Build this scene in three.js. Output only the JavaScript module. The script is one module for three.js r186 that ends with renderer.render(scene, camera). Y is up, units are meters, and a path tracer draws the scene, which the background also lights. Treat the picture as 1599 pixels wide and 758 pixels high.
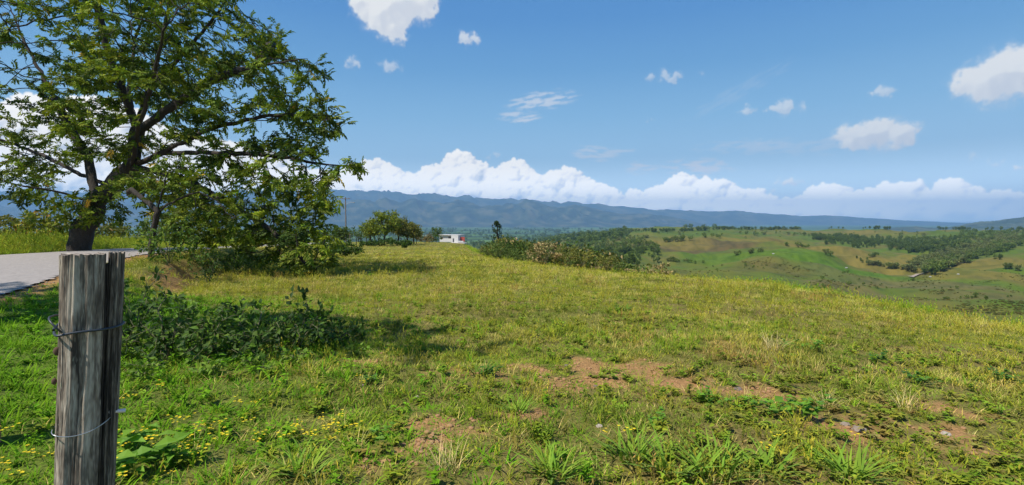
import * as THREE from 'three';
import { createNoise2D, createNoise3D } from 'simplex-noise';
import { mergeGeometries } from 'three/addons/utils/BufferGeometryUtils.js';

// ---------------------------------------------------------------- random numbers and noise
function seeded(a) { return () => { a = (a + 0x6d2b79f5) | 0; let t = Math.imul(a ^ (a >>> 15), 1 | a); t = (t + Math.imul(t ^ (t >>> 7), 61 | t)) ^ t; return ((t ^ (t >>> 14)) >>> 0) / 4294967296; }; }
const R0 = seeded(77);
const n2 = createNoise2D(seeded(5)), n2b = createNoise2D(seeded(17)), n2c = createNoise2D(seeded(29)), n3 = createNoise3D(seeded(41));
const clamp = (x, a = 0, b = 1) => Math.min(b, Math.max(a, x)), lerp = (a, b, t) => a + (b - a) * t;
const smooth = (a, b, x) => { const t = clamp((x - a) / (b - a)); return t * t * (3 - 2 * t); };
const fbm = (f, x, y, o = 4) => { let s = 0, a = 0.5, k = 1; for (let i = 0; i < o; i++) { s += a * f(x * k, y * k); a *= 0.5; k *= 2.03; } return s; };
const table = (t, x) => { if (x <= t[0][0]) return t[0][1]; for (let i = 1; i < t.length; i++) if (x <= t[i][0]) { const [a, p] = t[i - 1], [b, q] = t[i]; return lerp(p, q, (x - a) / (b - a)); } return t[t.length - 1][1]; };
const lin = (c) => (c <= 0.04045 ? c / 12.92 : Math.pow((c + 0.055) / 1.055, 2.4));
const rgb = (r, g, b) => [lin(r / 255), lin(g / 255), lin(b / 255)];
const mix3 = (a, b, t) => [lerp(a[0], b[0], t), lerp(a[1], b[1], t), lerp(a[2], b[2], t)];

// ---------------------------------------------------------------- camera
const scene = new THREE.Scene();
const EYE = 1.65, FOCAL = 800, PITCH = -Math.atan(34 / FOCAL);
const camera = new THREE.PerspectiveCamera(THREE.MathUtils.radToDeg(2 * Math.atan(379 / FOCAL)), 1599 / 758, 0.05, 60000);
camera.position.set(0, EYE, 0);
camera.rotation.x = PITCH;
// surveying helper: the bearing of a point of the photograph, and the place on that bearing at a distance ahead
function bearing(px, py) {
  const x = (px - 799.5) / FOCAL, y = (379 - py) / FOCAL, c = Math.cos(PITCH), s = Math.sin(PITCH);
  return new THREE.Vector3(x, y * c + s, y * s - c);
}
function place(px, py, depth) { const b = bearing(px, py); b.multiplyScalar(depth / -b.z); b.y += EYE; return b; }

// ---------------------------------------------------------------- sky: clear air and clouds
const SUN = new THREE.Vector3(-0.47, 0.84, 0.28).normalize();
function makeSky() {
  const W = 4096, H = 2048, rows = 760, low = 1010, K = W / (2 * Math.PI);
  const Z = new Float32Array(W * rows), A = new Float32Array(W * rows), B = new Float32Array(W * rows), T = new Float32Array(W * rows), O = new Float32Array(W * rows), D = new Float32Array(W * rows), C = new Float32Array(W * rows);
  const rnd = seeded(912);
  const cr = (px, py) => { const b = bearing(px, py).normalize(); return [(Math.atan2(b.z, b.x) / (2 * Math.PI) + 0.5) * W, (Math.asin(b.y) / Math.PI + 0.5) * H - low]; };
  // a billow: a bump of the cloud's surface, its outline broken by noise; base = row where the cloud's flat foot lies; rise = how high in its tower it sits
  function puff(c, r, rad, z, base, rise) {
    const R = rad * 1.25;
    for (let j = Math.max(0, Math.floor(r - R)); j <= Math.min(rows - 1, r + R); j++) {
      for (let i = Math.floor(c - R); i <= c + R; i++) {
        const dx = (i - c) / rad, dy = (j - r) / rad;
        let d = Math.sqrt(dx * dx + dy * dy);
        if (d > 1.25) continue;
        d += 0.2 * n2(i * 0.11, j * 0.11) + 0.14 * n2b(i * 0.27, j * 0.27);
        if (d >= 1) continue;
        const foot = smooth(-5, 9, j - base + 4 * n2(i * 0.03, 3.3));
        const k = j * W + ((i % W) + W) % W, h = z + rad * Math.sqrt(1 - Math.max(0, d) ** 2), a = smooth(1, 0.8, d) * foot;
        if (h > Z[k]) { Z[k] = h; T[k] = lerp(T[k], rise + 0.25 * dy, Math.max(a, 0.35)); }
        A[k] = Math.max(A[k], a);
      }
    }
  }
  function tower(c, r, rad, z, base, rise, depth = 0) {
    puff(c, r, rad, z, base, rise);
    if (rad < 3.6 || depth > 3) return;
    const n = 4 + Math.floor(rnd() * 4);
    for (let k = 0; k < n; k++) {
      const a = -0.35 + rnd() * (Math.PI + 0.7), q = rad * (0.24 + 0.34 * rnd());
      tower(c + Math.cos(a) * rad * 0.85, r + Math.sin(a) * rad * 0.8, q, z + rad * (0.05 + 0.5 * rnd()), base, rise + 0.2 * Math.sin(a), depth + 1);
    }
    for (let k = 0; k < 2; k++) tower(c + (rnd() - 0.5) * rad * 1.3, r + (rnd() - 0.3) * rad * 0.9, rad * (0.25 + 0.2 * rnd()), z + rad * 0.7, base, rise, depth + 1);
  }
  // a head of cloud: big billow on top, its flanks going down to the foot
  function head(c, rt, rb, rad, z) {
    let r = rt - rad * 0.9, span = Math.max(20, rt - rb);
    tower(c, r, rad, z, rb, 0.9);
    for (let k = 0; k < 8 && r > rb; k++) { r -= rad * (0.6 + 0.5 * rnd()); tower(c + (rnd() - 0.5) * rad * 1.6, r, rad * (0.8 + 0.5 * rnd()), z + 2 * rnd(), rb, clamp((r - rb) / span) * 0.8, 1); }
  }
  // the long bank over the mountains: heights of its tops read along the horizon, beyond the frame the same kind of bank goes on
  const tops = [[-60, 165], [0, 172], [40, 150], [90, 158], [140, 146], [190, 168], [230, 190], [280, 205], [340, 215], [420, 235], [480, 262], [520, 268], [560, 257], [588, 246], [620, 262], [650, 272], [672, 254], [695, 264], [712, 231], [728, 238], [745, 252], [770, 266], [790, 252], [803, 246], [822, 258], [850, 276], [870, 262], [884, 258], [905, 270], [940, 287], [975, 303], [1010, 294], [1040, 286], [1065, 271], [1085, 282], [1115, 279], [1150, 292], [1185, 297], [1210, 316], [1240, 308], [1268, 298], [1285, 282], [1310, 292], [1340, 303], [1368, 292], [1395, 284], [1420, 283], [1445, 294], [1470, 290], [1490, 278], [1508, 292], [1540, 303], [1570, 298], [1599, 303], [1660, 296]];
  const bases = [[-60, 316], [300, 312], [600, 308], [800, 322], [1000, 336], [1300, 343], [1660, 345]];
  for (const [share, z, stepPx, big] of [[1, 40, 9, 11], [0.74, 75, 17, 12], [0.5, 110, 22, 12], [0.28, 145, 26, 11]]) {
    for (let px = -60; px < 1660; px += stepPx * (0.6 + 0.8 * rnd())) {
      const base = table(bases, px), top = lerp(base, table(tops, px) + 3, share * (share < 1 ? 0.72 + 0.5 * rnd() : 1)), [c, rt] = cr(px, top), [, rb] = cr(px, base);
      head(c, rt, rb, (big * (0.55 + 0.75 * rnd())) * 0.8, z + 10 * rnd());
    }
  }
  const [cA] = cr(1660, 340), [cB] = cr(-60, 340);
  for (const [share, z, stepC] of [[1, 40, 12], [0.6, 90, 24], [0.3, 140, 30]]) for (let c = cA; c < cB + W; c += stepC) {
    const e = 46 + 40 * n2(c * 0.006, 9.1) + 22 * n2(c * 0.025, 2.2), rb = 1024 - low + 6;
    head(c, rb + Math.max(14, e * share), rb, 6 + 7 * rnd(), z);
  }
  // fair-weather heaps and shreds higher up: [px, py, half width, half height, softness, thinness, puffs]
  function heap(c, r, hw, hh, soft, thin, n) {
    for (let k = 0; k < n; k++) {
      const t = rnd() * 2 - 1, u = rnd(), y = (u - 0.4) * (1 - 0.6 * t * t), x0 = c + t * hw * 0.8, y0 = r + y * hh * 1.25, q = hh * (0.4 + 0.5 * rnd()) * (1 - 0.4 * Math.abs(t)), R = q * 1.9;
      for (let j = Math.max(1, Math.floor(y0 - R)); j <= Math.min(rows - 2, y0 + R); j++) for (let i = Math.floor(x0 - R); i <= x0 + R; i++) {
        const wx = i + 3.4 * n2(i * 0.07, j * 0.07) + 1.5 * n2b(i * 0.24, j * 0.24), wy = j + 3 * n2c(i * 0.07, j * 0.07) + 1.4 * n2(i * 0.24, j * 0.24 + 9);
        const d = ((wx - x0) ** 2 + (wy - y0) ** 2) / (q * q);
        if (d > 3.4) continue;
        const kk = j * W + ((i % W) + W) % W; D[kk] += Math.exp(-d * 1.1) * (1 - d / 3.4) * lerp(0.9, 0.55, soft); C[kk] = Math.max(C[kk], thin);
      }
    }
  }
  const heaps = [[585, 8, 36, 26, 0.3, 1, 30], [640, 2, 44, 28, 0.3, 1, 34], [606, 36, 24, 22, 0.3, 1, 26], [620, 56, 16, 14, 0.5, 0.9, 14], [655, 26, 24, 18, 0.7, 0.75, 12], [733, 64, 14, 13, 0.7, 0.62, 12], [551, 102, 12, 9, 0.7, 0.5, 9], [606, 105, 28, 9, 0.8, 0.45, 14], [1036, 123, 32, 9, 0.8, 0.42, 16], [1092, 117, 5, 5, 0.8, 0.3, 4], [1014, 188, 13, 4, 0.8, 0.3, 6], [1166, 172, 13, 8, 0.7, 0.5, 8], [1195, 171, 6, 6, 0.8, 0.4, 4], [1230, 168, 24, 11, 0.7, 0.55, 14], [1378, 149, 19, 8, 0.7, 0.5, 10], [1366, 214, 48, 19, 0.42, 1, 34], [1330, 226, 18, 9, 0.7, 0.7, 10], [1565, 124, 44, 25, 0.5, 0.95, 34], [1600, 108, 26, 20, 0.5, 0.95, 16], [1231, 286, 22, 7, 0.35, 0.95, 16], [1522, 250, 8, 6, 0.8, 0.4, 6], [1560, 253, 14, 5, 0.8, 0.35, 7], [1597, 262, 8, 5, 0.5, 0.8, 6], [1183, 221, 10, 5, 0.85, 0.25, 6], [770, 245, 20, 6, 0.8, 0.35, 8], [1205, 300, 5, 4, 0.8, 0.5, 4]];
  for (const [px, py, hw, hh, soft, thin, n] of heaps) { const [c, r] = cr(px, py); heap(c, r, hw * 0.8, hh * 0.82, soft, thin, n); }
  for (let k = 0; k < 60; k++) {                                     // the same scattered heaps all the way round and overhead
    const c = cA + 60 + rnd() * (W - (cA - cB) - 120 - W * 0), cc = ((cA + 40 + rnd() * (cB + W - cA - 80)) % W), r = 110 + 500 * rnd(), s = 0.5 + rnd() * 1.2;
    heap(cc, r, 34 * s, 13 * s, 0.55, 0.55 + 0.4 * rnd(), 18);
  }
  // thin streaks: stretched noise inside a slanting lens
  const streaks = [[846, 158, 62, 15, 0.13, 0.85], [805, 179, 36, 8, 0.15, 0.75], [822, 187, 28, 6, 0.18, 0.95], [1090, 262, 58, 13, -0.02, 0.95], [1002, 263, 28, 11, 0, 0.85], [928, 241, 42, 13, -0.08, 0.75], [962, 238, 34, 7, 0, 0.6], [1180, 230, 90, 12, -0.03, 0.4], [1300, 226, 90, 14, 0.02, 0.35], [1150, 145, 80, 14, 0.45, 0.14]];
  for (const [px, py, hw, hh, tilt, thin] of streaks) {
    const [c, r] = cr(px, py), w = hw * 0.82, h = hh * 0.9;
    for (let j = Math.floor(r - w); j <= r + w; j++) for (let i = Math.floor(c - w * 1.1); i <= c + w * 1.1; i++) {
      const x = (i - c), y = (j - r) - x * tilt, e = (x / w) ** 2 + (y / h) ** 2;
      if (e > 1 || j < 0 || j >= rows) continue;
      const s = fbm(n2, (i + c) * 0.03, (j - tilt * i) * 0.16, 4) * 0.9 + 0.45 - 0.5 * e, k = j * W + ((i % W) + W) % W;
      O[k] = Math.max(O[k], smooth(0, 0.6, s) * (1 - e) ** 0.5 * thin);
    }
  }
  // shade of the billows from the way their surface leans to the sun (from the upper left, almost side on), fine and broad
  const box = (src, R) => {
    const t = new Float32Array(W * rows), o = new Float32Array(W * rows), q = 1 / (2 * R + 1);
    for (let j = 0; j < rows; j++) { let s = 0; for (let i = -R; i <= R; i++) s += src[j * W + ((i + W) % W)]; for (let i = 0; i < W; i++) { t[j * W + i] = s * q; s += src[j * W + ((i + R + 1) % W)] - src[j * W + ((i - R + W) % W)]; } }
    for (let i = 0; i < W; i++) { let s = 0; for (let j = -R; j <= R; j++) s += t[clamp(j, 0, rows - 1) * W + i]; for (let j = 0; j < rows; j++) { o[j * W + i] = s * q; s += t[clamp(j + R + 1, 0, rows - 1) * W + i] - t[clamp(j - R, 0, rows - 1) * W + i]; } }
    return o;
  };
  const B1 = box(Z, 1), B2 = box(box(Z, 5), 5), T2 = box(T, 2), D2 = box(D, 3);
  const lean = (Q, i, j, flat) => { const gx = (Q[j * W + (i + 1) % W] - Q[j * W + (i + W - 1) % W]) * 0.5, gy = (Q[(j + 1) * W + i] - Q[(j - 1) * W + i]) * 0.5, q = 1 / Math.sqrt(gx * gx + gy * gy + flat); return (gx * 0.55 - gy * 0.8) * q; };
  const clear = [[-90, rgb(150, 180, 205)], [0, [0.86, 0.94, 0.96]], [3, [0.62, 0.8, 0.93]], [7, [0.37, 0.61, 0.84]], [11, rgb(138, 187, 226)], [16, rgb(108, 163, 213)], [21, rgb(88, 145, 205)], [28, rgb(76, 133, 197)], [45, rgb(66, 120, 186)], [90, rgb(52, 102, 170)]];
  const data = new Float32Array(W * H * 4), top = [1.3, 1.24, 1.14], mid = [0.88, 0.9, 0.94], dim = [0.44, 0.54, 0.68];
  for (let row = 0; row < H; row++) {
    const el = ((row + 0.5) / H - 0.5) * 180, j = row - low;
    let a = 0; while (a < clear.length - 2 && clear[a + 1][0] < el) a++;
    const base = mix3(clear[a][1], clear[a + 1][1], clamp((el - clear[a][0]) / (clear[a + 1][0] - clear[a][0])));
    const low1 = 0.92 + 0.9 * smooth(7, 1, el);                     // long paths of bright air towards the horizon
    for (let i = 0; i < W; i++) {
      const o = (row * W + i) * 4;
      let c = base;
      if (j > 1 && j < rows - 2) {
        const k = j * W + i;
        const al = A[k];
        if (al > 0.003) {
          const lit = clamp(0.4 + 0.42 * lean(B1, i, j, 1.2) + 0.4 * lean(B2, i, j, 0.4) + 0.5 * (T2[k] - 0.45) + 0.14 * n2b(i * 0.04, j * 0.07));
          const bank = smooth(80, 22, j), s = lit > 0.5 ? mix3(mid, top, clamp((lit - 0.5) * 2)) : mix3(dim, mid, lit * 2);
          c = mix3(base, mix3(s, [base[0] * 1.05, base[1] * 1.02, base[2]], 0.26 * bank * (1 - lit * 0.6)), al * (0.86 + 0.14 * smooth(0.2, 0.6, T2[k])));
        }
        if (D[k] > 0.02) {
          const a2 = smooth(0.0, 0.95, D[k] * (0.75 + 0.75 * fbm(n2b, i * 0.06, j * 0.06, 4))), lit = clamp(0.62 + 0.5 * lean(D2, i, j, 0.004) + 0.16 * a2);
          c = mix3(c, mix3(rgb(205, 211, 222), rgb(243, 243, 241), lit), a2 * 0.95 * Math.min(1, C[k] * 1.15));
        }
        if (O[k] > 0) c = mix3(c, rgb(214, 222, 233), O[k]);
      }
      data[o] = c[0] * low1; data[o + 1] = c[1] * low1; data[o + 2] = c[2] * low1; data[o + 3] = 1;
    }
  }
  const t = new THREE.DataTexture(data, W, H, THREE.RGBAFormat, THREE.FloatType);
  t.mapping = THREE.EquirectangularReflectionMapping; t.magFilter = t.minFilter = THREE.LinearFilter; t.needsUpdate = true;
  return t;
}
const skyTexture = makeSky();
scene.background = skyTexture;
scene.environment = skyTexture;

// ---------------------------------------------------------------- sun, air and exposure
const sun = new THREE.DirectionalLight(new THREE.Color(1, 0.95, 0.87), 5);
sun.name = 'sun';
sun.position.copy(SUN).multiplyScalar(200); sun.target.position.set(-5, 0, -15);
sun.castShadow = true; sun.shadow.mapSize.set(4096, 4096);
Object.assign(sun.shadow.camera, { left: -90, right: 90, top: 90, bottom: -90, near: 1, far: 500 });
scene.add(sun, sun.target);
scene.fog = new THREE.FogExp2(new THREE.Color(0.34, 0.64, 1.0), 0.000074);
const renderer = new THREE.WebGLRenderer({ antialias: true });
renderer.shadowMap.enabled = true;
renderer.toneMapping = THREE.LinearToneMapping;
renderer.toneMappingExposure = 1.12;

// ---------------------------------------------------------------- naming helpers
const taken = new Map();
function numbered(name) { const n = taken.get(name) ?? 0; taken.set(name, n + 1); return n ? name + '_' + String(n).padStart(3, '0') : name; }
function tag(o, label, category, group, kind) {
  if (label) o.userData.label = label;
  if (category) o.userData.category = category;
  if (group) o.userData.group = group;
  if (kind) o.userData.kind = kind;
  return o;
}
function cast(o) { o.traverse((m) => { if (m.isMesh) { m.castShadow = true; m.receiveShadow = true; } }); return o; }
function top(o, name) { o.name = numbered(name); scene.add(o); return cast(o); }
function part(parent, name, geometry, material) { const m = new THREE.Mesh(geometry, material); m.name = name; m.castShadow = m.receiveShadow = true; parent.add(m); return m; }
function thing(name, label, category, p = [0, 0, 0], turn = 0, group) {
  const o = new THREE.Group(); o.name = numbered(name); o.position.set(...p); o.rotation.y = turn; scene.add(o);
  return tag(o, label, category, group);
}

// ---------------------------------------------------------------- the lie of the land
const fieldDepth = [[-60, 0.1], [3, 0], [10, -0.12], [20, -0.5], [40, -1.3], [80, -2.6], [130, -4.0], [200, -6.6], [400, -14]];
const roadRight = [[-3.6, 60], [-4.6, 30], [-5.6, 10], [-6.4, 0], [-7.5, -4.4], [-9, -8.6], [-10.5, -11.4], [-12.1, -14.2], [-14.2, -19], [-17, -27], [-20, -37], [-23.4, -48], [-31, -76], [-40, -114], [-52, -160], [-70, -230]];
const roadLevel = [[-60, 0.3], [0, 0.28], [13, 0.3], [20, 0.3], [30, 0], [48, -0.85], [76, -1.9], [114, -3.3], [160, -5.2], [230, -9]];
const ROADW = 5.2;
const brow = [[15, 60], [14, 20], [12.6, 0], [12, -12], [12.4, -24], [9.6, -25.2], [6.9, -27.2], [5, -29.5], [2.5, -34], [0, -39], [-1.9, -46], [-5, -66], [-9, -100], [-12.5, -130], [-20, -172], [-60, -215], [-130, -235], [-230, -210], [-290, -100], [-290, 60]];
function browDistance(x, z) {                                      // > 0: past the brow, on the slopes
  let best = 1e9, inside = false;
  for (let i = 0, j = brow.length - 1; i < brow.length; j = i++) {
    const [ax, az] = brow[j], [bx, bz] = brow[i], ex = bx - ax, ez = bz - az, t = clamp(((x - ax) * ex + (z - az) * ez) / (ex * ex + ez * ez));
    best = Math.min(best, (x - ax - t * ex) ** 2 + (z - az - t * ez) ** 2);
    if ((az > z) !== (bz > z) && x < ((bx - ax) * (z - az)) / (bz - az) + ax) inside = !inside;
  }
  return Math.sqrt(best) * (inside ? -1 : 1);
}
function roadEdge(x, z) {                                           // distance to the right of the road's right edge (negative: on the road and left of it)
  let best = 1e9, side = 1;
  for (let i = 1; i < roadRight.length; i++) {
    const [ax, az] = roadRight[i - 1], [bx, bz] = roadRight[i], ex = bx - ax, ez = bz - az, t = clamp(((x - ax) * ex + (z - az) * ez) / (ex * ex + ez * ez));
    const dx = x - ax - t * ex, dz = z - az - t * ez, d = dx * dx + dz * dz;
    if (d < best) { best = d; side = ex * dz - ez * dx > 0 ? 1 : -1; }
  }
  return Math.sqrt(best) * side;
}
// heights of the country beyond, by bearing (columns) and distance (rows)
const ranges = [60, 120, 200, 300, 420, 560, 750, 1000, 1300, 1600, 2100, 3200, 5000, 26000];
const land = {
  0:    [-15, -20, -21.5, -35, -50, -60, -70, -80, -88, -95, -102, -112, -120, -120],
  700:  [-15, -20, -23.5, -38, -52, -62, -74, -84, -92, -98, -106, -114, -120, -120],
  800:  [-16, -22, -25.5, -36, -46, -52, -60, -68, -78, -86, -98, -112, -120, -120],
  900:  [-17, -24, -27.5, -36, -42, -45, -46, -46, -50, -57, -76, -108, -120, -120],
  1000: [-17, -24, -27.5, -31, -34, -36, -33, -32, -29, -26, -60, -104, -120, -120],
  1050: [-17, -24, -27.5, -31, -36, -37, -31, -31, -28, -23, -58, -104, -120, -120],
  1100: [-17, -24, -26.5, -31, -36, -37, -30, -31, -26, -22, -56, -104, -120, -120],
  1200: [-17, -24, -26.5, -28, -29, -29.5, -30, -32, -29, -25, -56, -104, -120, -120],
  1280: [-17, -25, -27.5, -30, -33, -34, -37, -38, -33, -28, -58, -104, -120, -120],
  1350: [-18, -26, -29.5, -34, -40, -46, -38, -44, -34, -28, -58, -104, -120, -120],
  1400: [-18, -27, -30.5, -35.5, -42, -48, -40, -43, -33, -27, -58, -104, -120, -120],
  1480: [-18, -27, -30.5, -35, -41, -45, -46, -41, -32, -26, -58, -104, -120, -120],
  1600: [-18, -26, -30.5, -34, -39, -42, -40, -36, -31, -25, -56, -104, -120, -120],
  2200: [-18, -26, -29.5, -33, -37, -40, -38, -35, -31, -25, -56, -104, -120, -120],
};
const landPx = Object.keys(land).map(Number).sort((a, b) => a - b), logR = ranges.map(Math.log);
const cubic = (a, b, c, d, t) => b + 0.5 * t * (c - a + t * (2 * a - 5 * b + 4 * c - d + t * (3 * (b - c) + d - a)));
function country(x, z) {
  const d = Math.max(62, Math.hypot(x, z) * 0.93), az = clamp(Math.atan2(x, -z), -1.05, 1.05), px = clamp(800 + 800 * Math.tan(az), landPx[0], landPx[landPx.length - 1]), l = Math.log(d);
  let i = 0; while (i < landPx.length - 2 && landPx[i + 1] < px) i++;
  let j = 0; while (j < ranges.length - 2 && logR[j + 1] < l) j++;
  const u = (px - landPx[i]) / (landPx[i + 1] - landPx[i]), v = clamp((l - logR[j]) / (logR[j + 1] - logR[j])), us = u * u * (3 - 2 * u), n = ranges.length - 1;
  const col = (k) => { const c = land[landPx[k]]; return cubic(c[Math.max(0, j - 1)], c[j], c[j + 1], c[Math.min(n, j + 2)], v); };
  const roll = Math.min(7.5, d * 0.015) * smooth(4200, 1500, d);
  return lerp(col(i), col(i + 1), us) + roll * (n2(x * 0.0055 + 3, z * 0.0055) * 0.8 + 0.55 * n2b(x * 0.013, z * 0.013) + 0.24 * n2c(x * 0.033, z * 0.033));
}
function groundHeight(x, z) {
  const d = -z, s = browDistance(x, z), e = roadEdge(x, z), far = Math.hypot(x, z);
  let y = table(fieldDepth, d) - 0.042 * Math.max(0, x);
  y += 0.3 * smooth(-2.5, -9, x) * smooth(14, 6, d) * smooth(-30, -8, x + 0 * z);
  if (far < 400) y += 0.05 * n2(x * 0.35, z * 0.35) + 0.07 * n2b(x * 0.11, z * 0.11) + 0.02 * n2c(x * 1.3, z * 1.3);
  if (e < 8 && far < 330) {
    const road = table(roadLevel, d);
    const wob = 0.35 * n2(x * 0.4, z * 0.4), bank = smooth(2.6 + wob, 1.5 + wob, e);
    const near = smooth(8, 12, d);                                   // close by the verge runs straight into the field, further on a cut bank parts them
    const verge = road - 0.03 + 0.05 * n2b(x * 0.8, z * 0.8) * smooth(0, 0.6, Math.abs(e + ROADW / 2) - ROADW / 2);
    y = lerp(lerp(y, verge, smooth(7, 0.4, e)), lerp(y, verge, bank), near);
    if (e < 0) {
      const left = -e - ROADW;
      y = left < 0 ? road - 0.1 * smooth(0, -0.25, Math.max(e, left)) : road + 0.35 * smooth(0.4, 4, left) + 0.05 * n2b(x * 0.5, z * 0.5) - 0.012 * left;
    }
  } else if (e < 8) y = table(roadLevel, d) - 1;
  if (s > -6) {                                                      // the brow rounds off and the land falls away
    const t = s + 6, slope = y - 0.42 * Math.max(0, s) - 0.006 * t * t * smooth(30, 0, t);
    const c = country(x, z);
    y = lerp(Math.max(slope, c - 1), c, smooth(25, 95, s));
  }
  return y;
}
function groundAt(px, py, from = 1.5, to = 9000) {                  // where the line of sight meets the land
  const b = bearing(px, py); b.multiplyScalar(1 / -b.z);
  let a = from;
  for (let d = from; d < to; d *= 1.012) {
    if (EYE + b.y * d < groundHeight(b.x * d, -d)) { let lo = a, hi = d; for (let k = 0; k < 14; k++) { const m = (lo + hi) / 2; if (EYE + b.y * m < groundHeight(b.x * m, -m)) hi = m; else lo = m; } return new THREE.Vector3(b.x * hi, groundHeight(b.x * hi, -hi), -hi); }
    a = d;
  }
  return null;
}
const on = (x, z, sink = 0) => [x, groundHeight(x, z) - sink, z];

// ---------------------------------------------------------------- colours of the ground: soil, thatch and pasture, in patches
const EARTH = [0.46, 0.25, 0.1], THATCH = [0.24, 0.18, 0.06], TURF = [0.2, 0.215, 0.035], LUSH = [0.1, 0.2, 0.02], GOLD = [0.25, 0.195, 0.042], BROWN = [0.155, 0.11, 0.042], PASTURE = [0.115, 0.175, 0.02], SCRUB = [0.07, 0.1, 0.03];
const bare = [[985, 577, 0.55], [940, 571, 0.5], [900, 575, 0.4], [830, 577, 0.35], [815, 646, 0.3], [870, 606, 0.32], [690, 662, 0.3], [740, 580, 0.35], [1060, 600, 0.45], [1190, 612, 0.35], [1340, 672, 0.35], [1480, 684, 0.35], [640, 700, 0.18], [610, 725, 0.15], [930, 600, 0.35], [1480, 640, 0.3], [670, 690, 0.2], [590, 565, 0.3]].map(([px, py, r]) => { const p = groundAt(px, py); return [p.x, p.z, r]; });
function bareness(x, z) {
  let b = 0;
  const w = 0.5 * n2(x * 1.7, z * 1.7) + 0.3 * n2b(x * 4.5, z * 4.5);
  for (const [cx, cz, r] of bare) { const q = Math.hypot((x - cx) / (r * 1.5), (z - cz) / (r * 1.1)); if (q < 2) b = Math.max(b, 0.92 * smooth(0.9, 0.25, q + w * 1.1)); }
  const e = roadEdge(x, z);
  if (e > -0.4 && e < 4.5 && z > -60) b = Math.max(b, smooth(0.8 + w * 0.5, 0.15, e) * 0.95, smooth(0.55, 0.2, Math.abs(e - 2.15) + w * 0.25) * smooth(-12, -14, z) * smooth(-20, -16.5, z) * 0.8);
  return b;
}
// wide patches of the rolling country, set where they lie: [px, py, half width px, half height px, colour, strength]
const fields = [[1090, 386, 110, 11, BROWN, 0.9], [1150, 377, 80, 6, GOLD, 0.7], [1040, 377, 50, 7, GOLD, 0.6], [1100, 365, 80, 5, PASTURE, 0.7], [1240, 402, 110, 16, [0.12, 0.205, 0.018], 1], [1150, 398, 60, 10, [0.125, 0.195, 0.02], 0.9], [1330, 434, 90, 8, [0.125, 0.19, 0.02], 0.6], [1300, 391, 60, 8, GOLD, 0.9], [1370, 408, 60, 10, GOLD, 0.9], [1560, 412, 70, 14, GOLD, 0.8], [1500, 425, 60, 10, GOLD, 0.6], [1570, 445, 70, 12, [0.12, 0.19, 0.02], 0.8], [1320, 430, 70, 8, [0.15, 0.16, 0.045], 0.8], [1440, 450, 90, 10, [0.19, 0.16, 0.055], 0.85], [1300, 440, 60, 6, [0.2, 0.15, 0.06], 0.7], [1530, 462, 60, 8, [0.17, 0.15, 0.05], 0.8], [1200, 420, 60, 8, BROWN, 0.4], [1310, 365, 60, 4, GOLD, 0.5], [1480, 363, 90, 4, PASTURE, 0.8], [1380, 363, 50, 4, GOLD, 0.6], [1240, 383, 20, 5, BROWN, 0.6]].map(([px, py, hw, hh, c, s]) => { const p = groundAt(px, py, 60), q = groundAt(px, py - hh, 60) ?? p, r = groundAt(px, py + hh, 60) ?? p; const w = (hw / FOCAL) * -p.z; return [p.x, p.z, w, Math.max(w * 0.35, Math.abs(q.z - r.z) / 2), c, s]; });
const lushAt = groundAt(752, 394);
function lushPatch(x, z) { return smooth(1.2, 0.6, Math.hypot((x - lushAt.x) / 4.5, (z - lushAt.z) / 11) + 0.3 * n2(x * 0.2, z * 0.2)); }
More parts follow.
